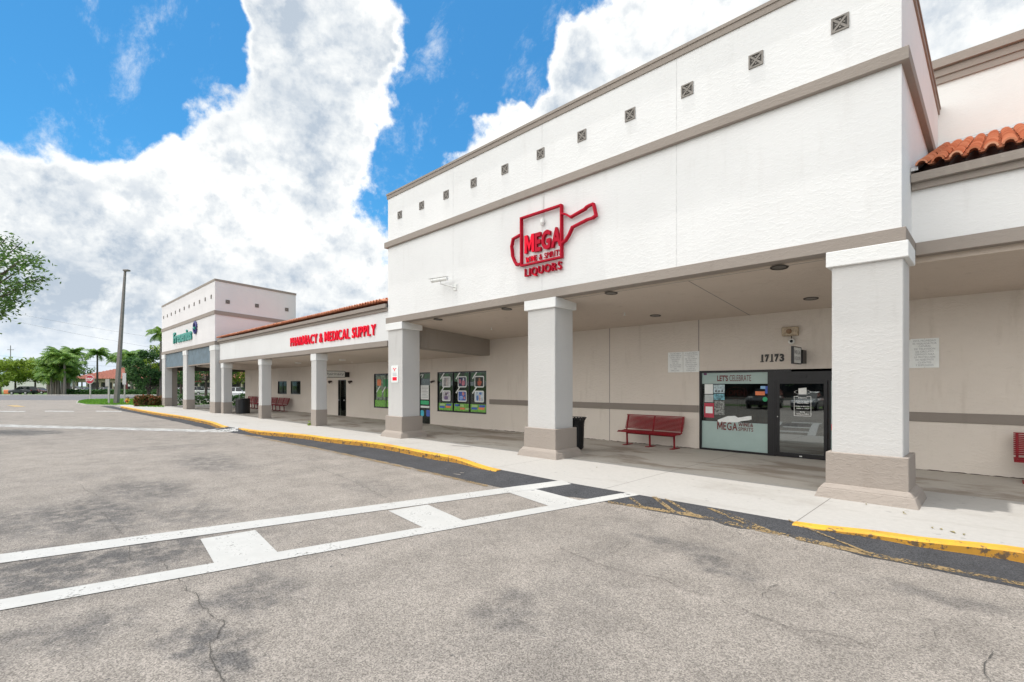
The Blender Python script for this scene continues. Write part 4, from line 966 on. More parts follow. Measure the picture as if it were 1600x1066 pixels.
for k in range(3): rect(bm, a[0]+w_*.22, b[0]-w_*.22, a[1]+h_*(.40+.07*k), a[1]+h_*(.425+.07*k), y_)
obj('sign_print', bm, M['graytxt'], t)
def blade(label, x, y0, y1, z0, z1, lines, wide=.03, pale='signwhite'):
    t = thing('blade_sign', label, 'sign', (x, YW, z0))
    bm = B(); f_ = .025
    box(bm, x-wide, x+wide, y0, y1, z1-f_, z1); box(bm, x-wide, x+wide, y0, y0+f_, z0, z1-f_); box(bm, x-wide, x+wide, y1-f_, y1, z0, z1-f_); box(bm, x-wide, x+wide, y0+f_, y1-f_, z0, z0+f_); obj('sign_frame', bm, M['black'], t)
    bm = B(); box(bm, x-wide*.8, x+wide*.8, y0+f_, y1-f_, z0+f_, z1-f_); obj('sign_panel', bm, M[pale], t)
    n = len(lines); h = (z1-z0-2*f_)*.8/n
    for k, s in enumerate(lines):
        zt = z1-f_-(z1-z0)*.10-h*k; obj('sign_lettering', textbm(s, y0+.07, y1-.07, zt-h*.8, zt-h*.15, x+wide*.8+.002, face='+X', off=.02), M['graytxt'] if pale == 'signwhite' else M['blacktxt'], t)
    bm = B(); box(bm, x-.06, x+.06, y1+.002, YW-.001, z0+.03, z1-.06); obj('bracket', bm, M['black'], t)
blade('small framed hanging sign over the store door reading MEGA LIQUOR', -3.46, 12.98, 13.62, 2.50, 2.92, ['MEGA', 'LIQUOR'], pale='signwhite')
# emergency light + dome camera over the door
EM = thing('emergency_light', 'beige twin emergency light housing above the house number', 'light', (-3.8, YW-.1, 3.3))
bm = B(); a, b = px4(628, 142, YW-.1), px4(742, 195, YW-.1); rbox(bm, a[0], b[0], YW-.12, YW-.003, b[1], a[1], w=.015); obj('housing', bm, M['beigep'], EM)
bm = B(); tube(bm, [(a[0]+.17, YW-.12, (a[1]+b[1])/2), (a[0]+.17, YW-.17, (a[1]+b[1])/2)], [.065, .055], 14); obj('lamp_head', bm, simple('brown_stained_plastic', (.22, .13, .07), .5), EM)
DC = thing('dome_camera', 'small white ball security camera with a black lens above the hanging sign', 'camera', (px4(695, 238, YW-.1)[0], YW-.1, 3.05))
a = px4(695, 238, YW-.12); bm = B(); bmesh.ops.create_uvsphere(bm, u_segments=16, v_segments=10, radius=.075); bmesh.ops.translate(bm, verts=bm.verts, vec=(a[0], YW-.12, a[1])); obj('camera_body', bm, M['pvcwhite'], DC, True)
bm = B(); bmesh.ops.create_uvsphere(bm, u_segments=12, v_segments=8, radius=.042); bmesh.ops.translate(bm, verts=bm.verts, vec=(a[0]+.012, YW-.165, a[1])); obj('lens', bm, M['carglass'], DC, True)
bm = B(); tube(bm, [(a[0]-.0, YW-.1, a[1]+.07), (a[0]-.02, YW-.05, a[1]+.14), (a[0]-.01, YW-.02, a[1]+.19)], .012, 6); obj('cable', bm, M['blacktxt'], DC)
# bullet camera on the tower
BC = thing('security_camera', 'white bullet security camera on a bracket on the tower left of the red sign', 'camera', (-12.3, YF-.02, 4.9))
def qb(x, y, Y): return F(600+x/3.808, 280+y/3.808, Y)
a = qb(288, 612, 9.2); b = qb(362, 612, 9.2); zc = a[1]; bm = B()
L0 = Vector((a[0], 9.14, zc+.02)); L1 = Vector((b[0]-.02, 9.30, zc+.03)); d_ = (L1-L0)
tube(bm, [L0+d_*.06, L1], .062, 12); obj('camera_body', bm, M['pvcwhite'], BC)
bm = B(); hexa(bm, [tuple(L0+d_*t+Vector((0, s*.06, .058+k*.012))) for k in (0, 1) for s in (-1, 1) for t in (-.08, 1.0)]); obj('sun_shield', bm, M['pvcwhite'], BC)
bm = B(); tube(bm, [L0+d_*.04, L0+d_*.061], .05, 12); obj('lens', bm, M['carglass'], BC)
bm = B(); m_ = L0+d_*.6; tube(bm, [m_-Vector((0, 0, .05)), m_-Vector((0, 0, .13)), (b[0]+.02, YF-.05, zc-.20), (b[0]+.02, YF-.002, zc-.2)], .02, 8); box(bm, b[0]-.05, b[0]+.09, YF-.03, YF-.001, zc-.29, zc-.11); obj('bracket', bm, M['pvcwhite'], BC)
# small flood light bracket hanging inside the red sign
t = thing('wall_lamp', 'tiny white bell shaped fixture with a conduit inside the red bottle outline', 'lamp', (-8.35, YF-.05, 5.9))
a = q3(500, 350, 9.5); bm = B(); lathe(bm, (a[0], YF-.06, a[1]), [(.03, -.10), (.065, -.03), (.05, .05), (.015, .09)], 12); obj('shade', bm, M['pvcwhite'], t)
bm = B(); tube(bm, [(a[0], YF-.015, a[1]+.08), (a[0], YF-.015, 6.92)], .009, 6); obj('conduit', bm, M['pvcwhite'], t)
# recessed ceiling lights
spots = [(-2.87, 9.95, 'nearest to the right front column'), (-3.02, 12.75, 'close to the wall above the store door'), (-6.5, 9.95, 'right beside the middle column head'), (-6.89, 12.79, 'close to the wall joint right of the middle column'),
         (-9.99, 9.95, 'in the front row left of the middle column'), (-10.6, 12.79, 'in the back row left of the middle column'), (-13.21, 9.95, 'beside the left column head')]
for x, y, w_ in spots:
    y2 = y; t = thing('ceiling_light', 'round recessed ceiling light '+w_, 'light', (x, y2, CZ(y2)), 'recessed lights in the porch ceiling')
    bm = B(); sl = -.0737
    def ring(r, dz): return [bm.verts.new((x+r*math.cos(k*math.pi/12), y2+r*math.sin(k*math.pi/12), CZ(y2+r*math.sin(k*math.pi/12))+dz)) for k in range(24)]
    r1, r2, r3 = ring(.155, -.001), ring(.15, -.014), ring(.115, -.012)
    for u, v in ((r1, r2), (r2, r3)):
        for k in range(24): bm.faces.new((u[k], u[(k+1) % 24], v[(k+1) % 24], v[k]))
    obj('trim_ring', bm, simple('bronze_trim', (.03, .025, .02), .5), t)
    bm = B(); r4 = ring(.115, -.008); bm.faces.new(r4); obj('lens', bm, simple('lamp_lens', (.10, .09, .08), .3), t)
for (px_, py_, zz, lab) in ((768, 511, 4.05, 'white sprinkler head in the ceiling left of the middle column'), (976, 487, 4.05, 'white sprinkler head in the ceiling right of the middle column'), (550, 567, 3.2, 'white sprinkler head under the pharmacy porch ceiling')):
    a = G(px_, py_, zz); top = CZ(a[1]) if zz > 4 else 3.41-.051*(a[1]-10); bm = B(); lathe(bm, (a[0], a[1], top-.07), [(.028, 0), (.032, .012), (.012, .02), (.012, .06), (.04, .075)], 10)
    tag(obj('sprinkler_head', bm, M['pvcwhite']), lab, 'sprinkler')
for (px_, py_, lab) in ((466, 567, 'flat white ceiling light under the pharmacy porch near the left slim column'), (535, 562, 'flat white ceiling light under the pharmacy porch right of the second slim column')):
    a = G(px_, py_, 3.32); z = 3.44-.051*(a[1]-10); bm = B(); lathe(bm, (a[0], a[1], z-.05), [(.16, 0), (.18, .02), (.18, .055)], 18); tag(obj('ceiling_light', bm, M['pvcwhite']), lab, 'light')
blade('small green and white hanging sign beside the dark pharmacy side door', F(534, 585, 13.5)[0], 12.4, 13.7, 2.42, 2.80, ['Pharmacy'])
for px_, lab in ((516, 'dark round wall lamp left of the pharmacy side door'), (547.5, 'dark round wall lamp right of the pharmacy side door'), (676, 'small dark round wall lamp left of the green pharmacy window')):
    a = F(px_, 596 if px_ < 600 else 595.5, YW-.1); bm = B(); tube(bm, [(a[0], YW, a[1]), (a[0], YW-.12, a[1]-.02), (a[0], YW-.2, a[1]-.06)], [.05, .07, .10] if px_ < 600 else [.03, .05, .05], 12); tag(obj('wall_lamp', bm, simple('dark_bronze', (.05, .035, .03), .5)), lab, 'lamp')
# ================================================================== FURNITURE
def make_bench():
    t = thing('park_bench', 'red slatted metal bench', 'bench')
    L = .95
    bm = B()
    for k in range(9):   # seat slats, front edge rolls down
        y = -.48+.05*k; z = .45-.02*math.sin(math.pi*k/8)-(.03 if k == 0 else 0); box(bm, -L, L, y, y+.034, z-.012, z+.012)
    obj('seat', bm, M['red'], t)
    bm = B()
    for k in range(11):
        z = .50+.036*k; y = -.02+.010*k+.03*math.sin(k/10*math.pi*.5); box(bm, -L, L, y, y+.02, z, z+.026)
    box(bm, -L, L, .09, .14, .90, .925); obj('backrest', bm, M['red'], t)
    for x in (-.9, 0, .9):
        bm = B(); tube(bm, [(x, -.46, .43), (x, -.1, .42), (x, .0, .46), (x, .06, .70), (x, .12, .90)], .022, 8)
        obj('side_frame', bm, M['red'], t)
        bm = B(); tube(bm, [(x*.86, -.20, .42), (x*.86, -.18, .02)], .03, 8); box(bm, x*.86-.06, x*.86+.06, -.36, .06, 0, .02); obj('leg', bm, M['red'], t)
    bm = B(); tube(bm, [(-.8, -.19, .36), (.8, -.19, .36)], .018, 6); obj('stretcher', bm, M['red'], t)
    return t
b0 = make_bench(); b0['label'] = 'red slatted metal bench against the wall just left of the liquor store window'; GRP = 'red benches along the shop walls'; b0['group'] = GRP
b0.location = (-7.42, 13.62, SW)
for x, y, lab in ((1.17, 13.62, 'red slatted bench cut off by the right edge of the photograph'), (-36.2, 13.6, 'far red bench nearest to the two small dark windows, rightmost of its row'), (-38.35, 13.6, 'far red bench mostly hidden behind the slim column'),
                  (-40.6, 13.6, 'far red bench directly left of the slim column'), (-42.75, 13.6, 'leftmost far red bench beside the black barrel')):
    c = copy_tree(b0); c.location = (x, y, SW); c['label'] = lab
def make_can():
    t = thing('trash_can', 'black slatted metal litter bin with flared rim behind the middle column', 'trash can'); n = 22
    bm = B()
    for k in range(n):
        a = 2*math.pi*k/n; c_, s_ = math.cos(a), math.sin(a); w = .026
        def P(r, z, s): return (r*c_-s*w*s_, r*s_+s*w*c_, z)
        prof = [(.23, .06), (.245, .45), (.25, .74), (.27, .84), (.315, .93)]
        for (r0, z0), (r1, z1) in zip(prof, prof[1:]):
            hexa(bm, [P(r0, z0, -1), P(r0, z0, 1), P(r0-.008, z0, -1), P(r0-.008, z0, 1), P(r1, z1, -1), P(r1, z1, 1), P(r1-.008, z1, -1), P(r1-.008, z1, 1)])
    obj('slatted_side', bm, M['black'], t)
    for nm, r, z in (('rim', .312, .925), ('hoop', .25, .70), ('hoop', .236, .10)):
        bm = B(); tube(bm, [(r*math.cos(2*math.pi*k/24), r*math.sin(2*math.pi*k/24), z) for k in range(25)], .012, 6); obj(nm, bm, M['black'], t)
    bm = B(); lathe(bm, (0, 0, 0), [(.20, .03), (.21, .84), (.17, .84), (.16, .1)], 18); obj('liner', bm, M['dark'], t)
    bm = B(); lathe(bm, (0, 0, 0), [(.12, 0), (.12, .03), (.05, .06)], 12); obj('foot', bm, M['black'], t)
    return t
c = make_can(); c.location = (-8.54, 11.25, SW)
t = thing('trash_barrel', 'black ribbed litter barrel at the far end of the pharmacy porch', 'trash can', (-34.9, 10.55, SW))
bm = B(); lathe(bm, (-34.85, 10.6, SW), [(.40, 0), (.42, .04), (.42, .5), (.42, .9), (.44, .93), (.41, .97)], 20); obj('barrel', bm, M['black'], t)
bm = B(); tube(bm, [(-34.85+.43*math.cos(2*math.pi*k/20), 10.6+.43*math.sin(2*math.pi*k/20), SW+.92) for k in range(21)], .025, 6); obj('rim', bm, M['black'], t)
# weed at the foot of a slim column
vs, fs = leaf_quads([(-22.40+random.gauss(0, .06), 9.60+random.gauss(0, .04), SW+abs(random.gauss(0, .07))) for _ in range(60)], .05, random.Random(2))
tag(raw('weed', vs, fs, M['leafy']), 'tiny green weed growing at the foot of a slim porch column', 'weed')
# ================================================================== BACKGROUND (placed by distance d along the view axis, lateral metres r)
def W3(r, d, z=0): return (r*CT-d*ST, r*ST+d*CT, z)
def rp(px, d): return (px-CX)/FPX*d
def bx3(bm, r0, r1, d0, d1, z0, z1, mi=0): hexa(bm, [W3(r, d, z) for z in (z0, z1) for d in (d0, d1) for r in (r0, r1)], mi)
def zat(py, d): return EYE-(py-CY)/FPX*d
def poly(name, pts, z, m): return sheet(name, pts, z, m)
poly('street', [W3(-170, 97)[:2], W3(60, 86)[:2], W3(60, 64)[:2], W3(-170, 66)[:2]], .006, M['street'])
bm = B()
for d0, d1, w in ((97, 86, .6),):
    hexa(bm, [W3(r, d, z) for z in (-.01, .14) for r, d in ((-170, 97), (60, 86), (-170, 98.6), (60, 87.6))])
struct(obj('far_sidewalk', bm, M['walkfar']))
bm = B(); pts = [G(x, y) for x, y in ((119, 631.2), (121, 628.4), (127, 626.6), (138, 625.7), (165, 625), (200, 624.8), (262, 625), (262, 640), (222, 639), (205, 635.8), (165, 634.8), (135, 634))]
def island(name, pts, z, m):
    bm = B(); lo_ = [bm.verts.new((x, y, -.01)) for x, y in pts]; hi_ = [bm.verts.new((x, y, z)) for x, y in pts]; bm.faces.new(hi_); n = len(pts)
    for i in range(n): bm.faces.new((lo_[i], lo_[(i+1) % n], hi_[(i+1) % n], hi_[i]))
    return struct(obj(name, bm, m))
bm.free(); cxy = Vector((sum(p[0] for p in pts)/12, sum(p[1] for p in pts)/12))
island('kerb', pts, .12, M['walkfar'])
island('lawn', [tuple(cxy+(Vector(p)-cxy)*.975) for p in pts], .135, M['lawn'])
rg = random.Random(8); gp = []
vs, fs = [], []
ctr = [tuple(cxy+(Vector(p)-cxy)*.95) for p in pts]
def inpoly(x, y, P):
    c = False; j = len(P)-1
    for i in range(len(P)):
        if (P[i][1] > y) != (P[j][1] > y) and x < (P[j][0]-P[i][0])*(y-P[i][1])/(P[j][1]-P[i][1])+P[i][0]: c = not c
        j = i
    return c
xs_ = [p[0] for p in ctr]; ys_ = [p[1] for p in ctr]
while len(fs) < 9000:
    x, y = rg.uniform(min(xs_), max(xs_)), rg.uniform(min(ys_), max(ys_))
    if not inpoly(x, y, ctr): continue
    i = len(vs); a = rg.uniform(0, 3.14); h = rg.uniform(.05, .13); dx, dy = math.cos(a)*.05, math.sin(a)*.05
    vs += [(x-dx, y-dy, .13), (x+dx, y+dy, .13), (x+rg.gauss(0, .04), y+rg.gauss(0, .04), .13+h)]; fs.append((i, i+1, i+2))
tag(raw('grass', vs, fs, M['grassb']), 'mown green grass covering the traffic island by the stop sign', 'grass', kind='stuff')
# lamp post ---------------------------------------------------------------
d = 49.8; r0 = rp(181.7, d); t = thing('street_lamp', 'tall leaning square concrete lamp post with a small lamp head', 'street lamp', W3(r0, d))
rt = rp(195.5, d); zt = zat(424, d); bm = B(); hexa(bm, [W3(r0+s*.19, d+u*.19, 0) for u in (-1, 1) for s in (-1, 1)]+[W3(rt+s*.085, d+u*.085, zt) for u in (-1, 1) for s in (-1, 1)]); bevel(bm, .02); obj('pole', bm, M['lampgray'], t)
bm = B(); bx3(bm, rt-.12, rt+.42, d-.2, d+.2, zt, zt+.16); bevel(bm, .03); obj('lamp_head', bm, M['lampgray'], t)
bm = B(); bx3(bm, rp(171.5, d), rp(177.5, d), d-.55, d-.52, zat(604, d), zat(592.5, d)); bx3(bm, rp(174.5, d), rp(177.3, d), d-.5, d-.42, 0, zat(592.5, d))
t2 = thing('road_sign', 'pale back of a small road sign standing left against the lamp post', 'sign', W3(rp(176, d), d-.5)); bmesh.ops.delete(bm, geom=bm.verts[8:], context='VERTS'); obj('sign_plate', bm, M['walkfar'], t2)
bm = B(); bx3(bm, rp(174.7, d), rp(177.2, d), d-.5, d-.42, 0, zat(592.5, d)); obj('post', bm, M['walkfar'], t2)
d = 51; t2 = thing('road_sign', 'tall pale back of a road sign on a post right of the lamp post', 'sign', W3(rp(194.5, d), d)); bm = B(); bx3(bm, rp(191.7, d), rp(197.2, d), d-.03, d, zat(601, d), zat(583, d)); obj('sign_plate', bm, M['metal'], t2)
bm = B(); bx3(bm, rp(193.3, d), rp(195.3, d), d+.001, d+.06, 0, zat(584, d)); obj('post', bm, M['walkfar'], t2)
# stop sign
d = 64; rc = rp(141, d); zc = zat(593, d); t = thing('stop_sign', 'red octagonal STOP sign on a pale post at the grass island', 'sign', W3(rc, d)); R8 = .60
def octa(R_, dd, m, nm):
    bm = B(); f = [bm.verts.new(W3(rc+R_*math.cos(R(22.5+45*k)), d-dd, zc+R_*math.sin(R(22.5+45*k)))) for k in range(8)]; g_ = [bm.verts.new(W3(rc+R_*math.cos(R(22.5+45*k)), d-dd+.02, zc+R_*math.sin(R(22.5+45*k)))) for k in range(8)]
    bm.faces.new(f); bm.faces.new(g_[::-1])
    for k in range(8): bm.faces.new((f[k], g_[k], g_[(k+1) % 8], f[(k+1) % 8]))
    return obj(nm, bm, m, t)
octa(R8, .06, M['signwhite'], 'sign_border'); octa(R8*.92, .085, M['stopred'], 'sign_face')
bm = textbm('STOP', -.44, .44, zc-.20, zc+.20, 0, off=.03)
for v in bm.verts: v.co = Vector(W3(rc+v.co.x, d-.095, v.co.z))
obj('sign_lettering', bm, M['signwhite'], t)
bm = B(); bx3(bm, rc-.07, rc+.07, d-.04, d+.06, 0, zc+.3); obj('post', bm, M['walkfar'], t)
# hydrant
d = 48.5; rc = rp(199.4, d); t = thing('fire_hydrant', 'small yellow fire hydrant on the grass island behind the lamp post', 'hydrant', W3(rc, d)); x, y, _ = W3(rc, d)
bm = B(); lathe(bm, (x, y, 0), [(.17, .1), (.17, .16), (.12, .17), (.12, .62), (.16, .63), (.16, .67)], 14); obj('barrel', bm, M['yellowh'], t)
bm = B(); lathe(bm, (x, y, .67), [(.15, 0), (.13, .08), (.07, .14), (.03, .15), (.03, .19)], 14); obj('bonnet', bm, simple('hydrant_cap_dark', (.06, .04, .03), .5), t)
for s in (-1, 1):
    bm = B(); a = Vector(W3(rc+s*.1, d, .48)); b = Vector(W3(rc+s*.23, d, .48)); tube(bm, [a, b], .07, 10); obj('nozzle', bm, M['yellowh'], t)
bm = B(); tube(bm, [W3(rc, d-.1, .42), W3(rc, d-.22, .42)], .085, 10); obj('nozzle', bm, M['stopred'], t)
# ------------------------------------------------------------------ vegetation
def hedge(name, label, cat, pts, w, h, m, n, size, seed, z0=0):
    rg = random.Random(seed); P = []
    segs = list(zip(pts, pts[1:])); Ls = [(Vector(b)-Vector(a)).length for a, b in segs]; tot = sum(Ls)
    for _ in range(n):
        s = rg.uniform(0, tot); i = 0
        while s > Ls[i] and i < len(Ls)-1: s -= Ls[i]; i += 1
        a, b = Vector(segs[i][0]), Vector(segs[i][1]); dd = (b-a).normalized(); nn = Vector((-dd.y, dd.x)); q_ = a+dd*s
        side = rg.choice((0, 1, 1, 2)); lump = .08*math.sin(s*2.3+seed)+.06*math.sin(s*5.1)
        if side == 0: u, z = rg.uniform(-1, 1)*w/2, h+lump+rg.gauss(0, .06)
        elif side == 1: u, z = (-1)*w/2+rg.gauss(0, .08), rg.uniform(.03, h+lump)
        else: u, z = rg.uniform(-1, 1)*w/2*.9, rg.uniform(.05, h)
        # keep leaves on both long sides
        if rg.random() < .4: u = -u
        P.append((q_.x+nn.x*u, q_.y+nn.y*u, z0+z))
    vs, fs = leaf_quads(P, size, rg); o = raw(name, vs, fs, m); return tag(o, label, cat)
hedge('croton_bush', 'low red and green leafy hedge at the foot of the far corner tower', 'bush', [(-53.4, 8.0), (-52.9, 8.4), (-53.2, 9.8)], 1.1, .95, M['croton'], 5000, .12, 3)
hedge('hedge', 'dark green clipped hedge seen between the far tower columns', 'hedge', [(-53.6, 9.7), (-53.6, 24)], 1.1, .95, M['leafd'], 7000, .12, 4)
hedge('hedge', 'long low hedge across the street in front of the tile roofed shops', 'hedge', [W3(rp(98, 100), 100)[:2], W3(rp(300, 97), 97)[:2]], 1.6, .95, M['leafd'], 5000, .24, 5)
def tube_into(vs, fs, pts, rs, n=6):
    bm = B(); tube(bm, pts, rs, n); b = len(vs)
    bm.verts.index_update()
    vs += [tuple(v.co) for v in bm.verts]; fs += [tuple(b+v.index for v in f.verts) for f in bm.faces]; bm.free()
def tree(label, px, d, h, cr, ch, m, n, size, seed, trunk=.18, name='tree', nclump=26, lean=0, group=None, loc=None):
    rg = random.Random(seed); x, y = (loc if loc else W3(rp(px, d), d)[:2])
    t = thing(name, label, 'tree', (x, y, 0), group)
    tv, tf = [], []; zc = h-ch*.5; fork = Vector((x+lean*.4, y, max(.6, h-ch*1.05)))
    tube_into(tv, tf, [(x, y, 0), (x+lean*.1, y, fork.z*.5), fork], [trunk*1.25, trunk, trunk*.85], 8)
    clumps = []
    for k in range(nclump):
        a = rg.uniform(0, 2*math.pi); u = rg.uniform(-1, 1); rad = rg.uniform(.45, 1)**.6; s_ = math.sqrt(1-u*u*.9)
        c_ = Vector((x+lean+cr*rad*s_*math.cos(a), y+cr*rad*s_*math.sin(a), zc+ch*.5*rad*u)); clumps.append((c_, rg.uniform(.16, .34)*cr))
    for c_, rr_ in clumps[::2]:
        mid = fork.lerp(c_, .5)+Vector((rg.gauss(0, .1*cr), rg.gauss(0, .1*cr), rg.uniform(-.02, .08)*ch)); tube_into(tv, tf, [fork, mid, c_], [trunk*.5, trunk*.3, trunk*.08], 5)
    raw('trunk', tv, tf, M['bark'], t)
    P = []
    for _ in range(n):
        c_, rr_ = clumps[rg.randrange(len(clumps))]; v = Vector((rg.gauss(0, 1), rg.gauss(0, 1), rg.gauss(0, .75))); v = v.normalized()*rr_*(.2+.95*rg.random()**.6)
        P.append(c_+v)
    vs, fs = leaf_quads(P, size, rg); raw('crown', vs, fs, m, t); return t
def palm(label, px, d, h, fl, seed, nf=16, tr=.16, m=None, loc=None, trunkm=None, droop=1.0, nl=11, lw=.11):
    rg = random.Random(seed); x, y = (loc if loc else W3(rp(px, d), d)[:2]); t = thing('palm_tree', label, 'palm tree', (x, y, 0))
    tv, tf = [], []; lx = rg.gauss(0, .15); tube_into(tv, tf, [(x, y, 0), (x+lx*.3, y, h*.4), (x+lx, y, h*.8), (x+lx, y, h)], [tr*1.3, tr, tr*.8, tr*.6], 9)
    raw('trunk', tv, tf, trunkm or M['trunkp'], t); top = Vector((x+lx, y, h)); vs, fs = [], []
    for k in range(nf):
        a = 2*math.pi*k/nf+rg.gauss(0, .15); el_ = rg.uniform(-.15, 1.25); L = fl*rg.uniform(.8, 1.1); hd = Vector((math.cos(a), math.sin(a), 0)); sd = Vector((-math.sin(a), math.cos(a), 0)); p = top.copy(); e = el_; pr = None
        for i in range(nl+1):
            u = i/nl; dirv = hd*math.cos(e)+Vector((0, 0, 1))*math.sin(e)
            if i > 0:
                ll = fl*.34*math.sin(math.pi*min(1, .12+u*.86))+.08
                for s_ in (-1, 1):
                    tip = p+(sd*s_*.75+dirv*.45+Vector((0, 0, -.55*droop)))*ll; b = len(vs); w = dirv*lw
                    vs += [tuple(p-w), tuple(p+w), tuple(tip+w*.25), tuple(tip-w*.25)]; fs.append((b, b+1, b+2, b+3))
            q_ = p+dirv*L/nl; b = len(vs); vs += [tuple(p+sd*.02), tuple(p-sd*.02), tuple(q_-sd*.02), tuple(q_+sd*.02)]; fs.append((b, b+1, b+2, b+3)); p = q_; e -= (.10+.16*u)*droop
    raw('crown', vs, fs, m or M['frond'], t); return t
# foreground tree entering at the left edge (its trunk stands outside the frame)
def lefttree():
    d = 21.0; rg = random.Random(21); tx, ty, _ = W3(rp(-125, d), d); t = thing('tree', 'green leafy tree branches reaching in from the left edge against the sky', 'tree', (tx, ty, 0))
    tv, tf = [], []; fork = Vector((tx, ty, 3.4)); tube_into(tv, tf, [(tx, ty, 0), (tx+.05, ty, 1.8), fork], [.24, .19, .17], 9)
    ends = []
    for px, py, dd in ((10, 372, 0), (35, 378, .6), (48, 398, -.5), (62, 402, .3), (30, 408, -1), (10, 400, 1), (70, 431, -.3), (50, 445, .5), (30, 440, -.8), (8, 430, .4), (30, 465, .2), (12, 470, -.6), (2, 488, .4), (20, 455, 1.2), (-10, 390, -1), (-15, 440, 1), (-20, 470, -.5), (-40, 360, 0), (-50, 420, -1.5), (-60, 460, 1.5), (-90, 340, .5), (-120, 380, -2), (-120, 330, 2), (-160, 400, 1), (-190, 440, -1), (-180, 360, 0), (-220, 410, 1.5), (-70, 330, -1.5), (-100, 420, 2.5), (-140, 450, -2.5)):
        e_ = Vector(W3(rp(px, d+dd), d+dd, zat(py, d+dd))); ends.append(e_)
        mid = fork.lerp(e_, .45)+Vector((0, 0, .35)); m2 = fork.lerp(e_, .75)+Vector((0, 0, .2)); tube_into(tv, tf, [fork, mid, m2, e_], [.075, .05, .03, .012], 5)
    raw('trunk', tv, tf, M['bark'], t); P = []
    for e_ in ends:
        ax = (e_-fork).normalized()
        for _ in range(155):
            s = -abs(rg.gauss(0, .75)); q_ = e_+ax*s+Vector((rg.gauss(0, .20), rg.gauss(0, .20), rg.gauss(0, .13)))*(1+abs(s)*.55); P.append(q_)
    vs, fs = leaf_quads(P, .10, rg, 1.8); raw('crown', vs, fs, M['leaf'], t)
lefttree()
tree('yellow green street tree above the dark parked cars', 24, 118, 8.2, 4.6, 5.2, M['leafy'], 4500, .34, 31, .2)
tree('rounded yellow green tree in front of the white building', 55, 125, 8.0, 4.2, 5.0, M['leafy'], 3500, .36, 32, .2)
tree('pale green tree at the far left edge of the street', -8, 112, 7.2, 4.2, 5, M['leafy'], 3000, .34, 33, .2)
tree('small orange tinted shrub tree at the left edge by the road', 1, 100, 4.6, 1.7, 3.0, M['leafy'], 1500, .25, 34, .12, nclump=14)
tree('hazy grey green tree far behind the palms', 128, 150, 11.5, 4.0, 8, M['leaf'], 1900, .34, 35, .2)
tree('dark green tree behind the bushy palm', 74, 135, 9.2, 4.2, 6, M['leaf'], 3500, .36, 36, .2)
# bushy palm clump with several trunks
for k, (px, h, s) in enumerate(((76, 5.6, 41), (84, 7.0, 42), (92, 7.9, 43), (101, 7.0, 44), (108, 5.6, 45), (88, 4.6, 46), (97, 4.9, 47), (80, 3.8, 48), (105, 4.0, 49))):
    palm(['leftmost low palm of the bushy clump across the street', 'tall left palm of the bushy clump across the street', 'tallest palm in the middle of the bushy clump', 'tall right palm of the bushy clump across the street', 'rightmost palm of the bushy clump across the street', 'low palm in front of the middle of the bushy clump', 'low palm right of centre in the bushy clump', 'shortest palm at the left foot of the bushy clump', 'shortest palm at the right foot of the bushy clump'][k], px, 100-(k % 4)*1.1, h, 2.9, s, 30, .2, droop=.95, nl=9, lw=.17)
palm('slim royal palm rising right of the bushy palm clump', 115, 112, 9.0, 3.0, 51, 22, .17, nl=10, lw=.15)
palm('royal palm with dark trunk standing right of the stop sign', 152, 105, 8.6, 2.8, 52, 22, .19, nl=10, lw=.15, trunkm=M['bark'])
palm('royal palm with reddish trunk left of the pair behind the lamp post', 198, 108, 8.3, 3.0, 53, 22, .2, trunkm=simple('reddish_trunk', (.22, .05, .045), .8), nl=10, lw=.15)
palm('royal palm with grey trunk right of the pair behind the lamp post', 205.5, 112, 8.8, 3.0, 54, 22, .19, nl=10, lw=.15)
palm('royal palm with its crown just left of the lamp post', 184, 122, 8.4, 3.2, 55, 20, .19, nl=10, lw=.16)
palm('tall palm whose fronds peek out behind the corner tower edge', 251, 80, 10.4, 2.4, 56, 18, .16, nl=10, lw=.13)
tree('large dark green tree left of the corner tower', 232, 80, 7.6, 3.4, 6.4, M['leafd'], 6500, .27, 61, .22)
tree('bright green tree close to the corner tower edge', 247, 88, 9.0, 3.0, 6.0, M['leafy'], 3500, .27, 62, .2)
tree('spreading tree seen between the first two tower columns', 283, 76, 5.2, 3.0, 2.7, M['leafd'], 3200, .22, 63, .16)
tree('spreading green tree seen between the second and third tower columns', 322, 74, 5.3, 4.2, 2.5, M['leafd'], 5000, .2, 64, .18, nclump=34)
tree('light green tree seen past the end of the pharmacy porch', 374, 78, 5.8, 3.2, 3.4, M['leafy'], 3200, .22, 65, .16)
